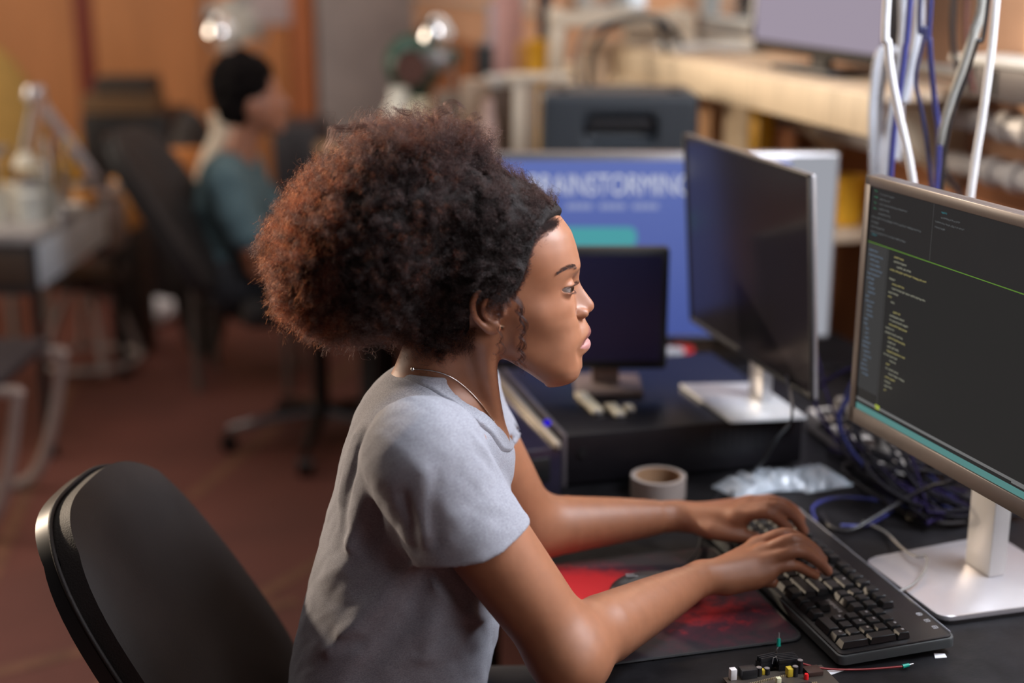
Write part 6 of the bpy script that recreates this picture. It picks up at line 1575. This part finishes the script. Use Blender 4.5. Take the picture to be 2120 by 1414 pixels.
# bent tube chair at the far left
r = empty('tube_chair', K(-1.56, 3.92, 0), 'chair with bent pale metal tubes at the left edge', 'chair', rz=-YAW)
for sy in (-.2, .2): MB().tube(spline([(-.30, sy, .80), (-.16, sy, .48), (.16, sy, .44), (.20, sy, .40), (.08, sy, .04), (-.22, sy, .02)], 8), .018, 8).build('frame_tube', mat('pale_tube', (.34, .27, .24), .4, metal=.4), r)
MB().box((-.18, -.21, .45), (.17, .21, .485), bev=.015).build('seat', mat('dark_seat2', (.03, .02, .022), .7), r); MB().box((-.31, -.2, .62), (-.26, .2, .82), bev=.015).build('backrest', mat('dark_seat2', (.03, .02, .022), .7), r)
# crumpled paper on the floor, dark cabinet with crates on it
p = WZ(338, 668, .0); S_ = Solid(); S_.ell((0, 0, .05), (.065, .06, .055), 0); S_.add(lambda P: .012*n3(P, 60.)+.008*n3(P, 130.), (-1, -1, -1), (1, 1, 1), 0, 'd')
o = link('paper_ball', S_.mesh('paper_ball', (-.1, -.1, -.03), (.1, .1, .14), .006), mat('white_paper', (.78, .78, .82), .6), None, True); o.location = (p.x, p.y, .012); tag(o, 'crumpled white paper lying on the red floor', 'paper')
def cabinet(px0, px1, pyt, d, label, m, name='floor_cabinet', dp=.5):
    c = KP((px0+px1)/2, pyt, d); s = (d*cos(PIT)+(CAMZ-c[2])*sin(PIT))/FPX; hw = (px1-px0)/2*s
    r = empty(name, K(c[0], c[1], 0), label, 'cabinet', rz=-YAW)
    MB().box((-hw, 0, .03), (hw, dp, c[2]), bev=.008).build('carcass', m, r)
    for k in (0, 1): MB().box((-hw+.01+k*hw, -.016, .05), (-.01+k*hw, 0, c[2]-.03), bev=.004).build('door', m, r); MB().box((-.05+k*.07, -.03, c[2]*.5), (-.035+k*.07, -.016, c[2]*.62), bev=.003).build('handle', M_blackmetal, r)
    MB().box((-hw+.02, .02, 0), (hw-.02, dp-.02, .03)).build('plinth', M_black, r, False)
    return r, hw, c[2]
M_dk = mat('dark_cabinet', (.014, .011, .010), .5)
rc_, hw_, zc_ = cabinet(165, 345, 240, 6.6, 'black low cabinet against the orange cupboards', M_dk)
def crate(px0, px1, pyb, pyt, d, m, name, label, zb):
    c = KP((px0+px1)/2, pyt, d); s = (d*cos(PIT)+(CAMZ-c[2])*sin(PIT))/FPX; hw = (px1-px0)/2*s; r = empty(name, K(c[0], d, zb), label, 'crate', rz=-YAW); h_ = c[2]-zb
    for k in range(3): MB().box((-hw, -.11, h_*k/3+.006), (hw, -.10, h_*(k+1)/3), bev=.002).build('slat', m, r)
    MB().box((-hw, -.10, 0), (hw, .12, h_), bev=.004).build('box', m, r)
    return c[2]
z_a = crate(182, 330, 240, 192, 6.75, mat('brown_crate', (.16, .085, .035), .7), 'brown_crate', 'brown slatted crate on the black cabinet', zc_+.0005)
z_b = crate(205, 320, 192, 158, 6.75, mat('dark_crate', (.05, .035, .025), .7), 'dark_crate', 'dark crate on top of the brown one', z_a+.0005)
rc2, hw2, zc2 = cabinet(560, 662, 262, 7.6, 'dark grey low cabinet beyond the seated person', mat('slate_cabinet', (.05, .05, .06), .6))
# cream chair and dark head-height bag between the two chairs
r = empty('cream_chair', K(*(KP(447, 300, 5.3)[:2]), 0), 'cream curved chair back behind the teal-shirted person', 'chair', rz=-YAW)
zt = KP(447, 232, 5.3)[2]; MB().tube(spline([(-.06, 0, .5), (-.04, 0, zt-.25), (.03, 0, zt-.08), (.02, 0, zt)], 8), [.05]*8+[.045]*17, 12).build('backrest', mat('cream_cushion', (.62, .52, .40), .7), r)
MB().box((-.12, -.2, .42), (.3, .2, .50), bev=.03).build('seat', mat('cream_cushion', (.62, .52, .40), .7), r)
for sx in (-.08, .26):
    for sy in (-.16, .16): MB().cyl((sx, sy, 0), (sx, sy, .42), .015).build('leg', M_cg, r)
r = empty('rucksack', K(*(KP(398, 290, 5.6)[:2]), 0), 'black and orange rucksack standing behind the empty side of the chair', 'bag', rz=-YAW)
zt = KP(398, 236, 5.6)[2]; S_ = Solid(); S_.add(lambda P: d_ell(P, (0, 0, zt*.5), (.13, .10, zt*.52)), (-.13, -.1, 0), (.13, .1, zt), 0); S_.add(lambda P: .01-P[..., 2], (-1, -1, -1), (1, 1, 3), 0, 'i')
link('sack', S_.mesh('sack', (-.16, -.13, -.01), (.16, .13, zt+.05), .014, relax=2), mat('black_nylon', (.02, .014, .012), .8), r, True)
MB().box((-.07, -.12, zt*.72), (.07, -.08, zt*.88), bev=.012).build('pocket', mat('orange_nylon', (.48, .17, .04), .7), r)
# wall things at the far end
p = K(*KP(553, 10, 8.4)[:2]); 
def on_wall(px0, px1, py0, py1, m, name, label, cat, t=.012):
    a = WP(px0, py0, 1.); # direction through the corner, met with the wall
    def hit(px, py):
        v = WP(px, py, 1.)-Vector((0, 0, CAMZ)); s = (YB-.031)/v.y; return Vector((v.x*s, YB-.031, CAMZ+v.z*s))
    A_, B_ = hit(px0, py1), hit(px1, py0)
    o = MB().box((A_.x, YB-.031-t, A_.z), (B_.x, YB-.031, B_.z), bev=.002).build(name, m, None); return tag(o, label, cat)
on_wall(512, 600, -60, 52, mat('poster_paper', (.52, .45, .47), .7), 'wall_poster', 'pale paper poster on the orange wall above the seated person', 'poster')
desk_lamp(452, 52, 6.2, 0.003, 'tall floor lamp with a pale metal shade behind the seated person', .07, .5, 'floor_lamp')
r = empty('floor_fan', K(*(KP(490, 90, 6.4)[:2]), 0), 'grey fan on a pole behind the seated person', 'fan', rz=-YAW); zt = KP(490, 45, 6.4)[2]
MB().lathe([(0, 0), (.16, 0), (.16, .02), (.02, .03), (0, .03)], (0, 0, 0), 24).cyl((0, 0, .02), (0, 0, zt-.1), .014).build('pole', M_cg, r)
MB().lathe([(0, -.05), (.08, -.05), (.10, .03), (.0, .06)], (0, 0, zt), 24, Matrix.Rotation(pi/2, 4, 'X')).build('motor', mat('fan_grey', (.42, .40, .36), .5), r)
MB().tube([(cos(t/32*2*pi)*.15, -.03, zt+sin(t/32*2*pi)*.15) for t in range(32)], .006, 6, closed=True).build('guard_ring', M_silver_p, r)
for k in range(4): MB().box((-.03, -.04, .02), (.03, -.035, .13), bev=.002, R=None).build('blade', mat('fan_blade', (.30, .29, .27), .4), r).matrix_local = Matrix.Translation((0, 0, zt)) @ Matrix.Rotation(k*pi/2+.3, 4, 'Y') @ Matrix.Rotation(.3, 4, 'Z')
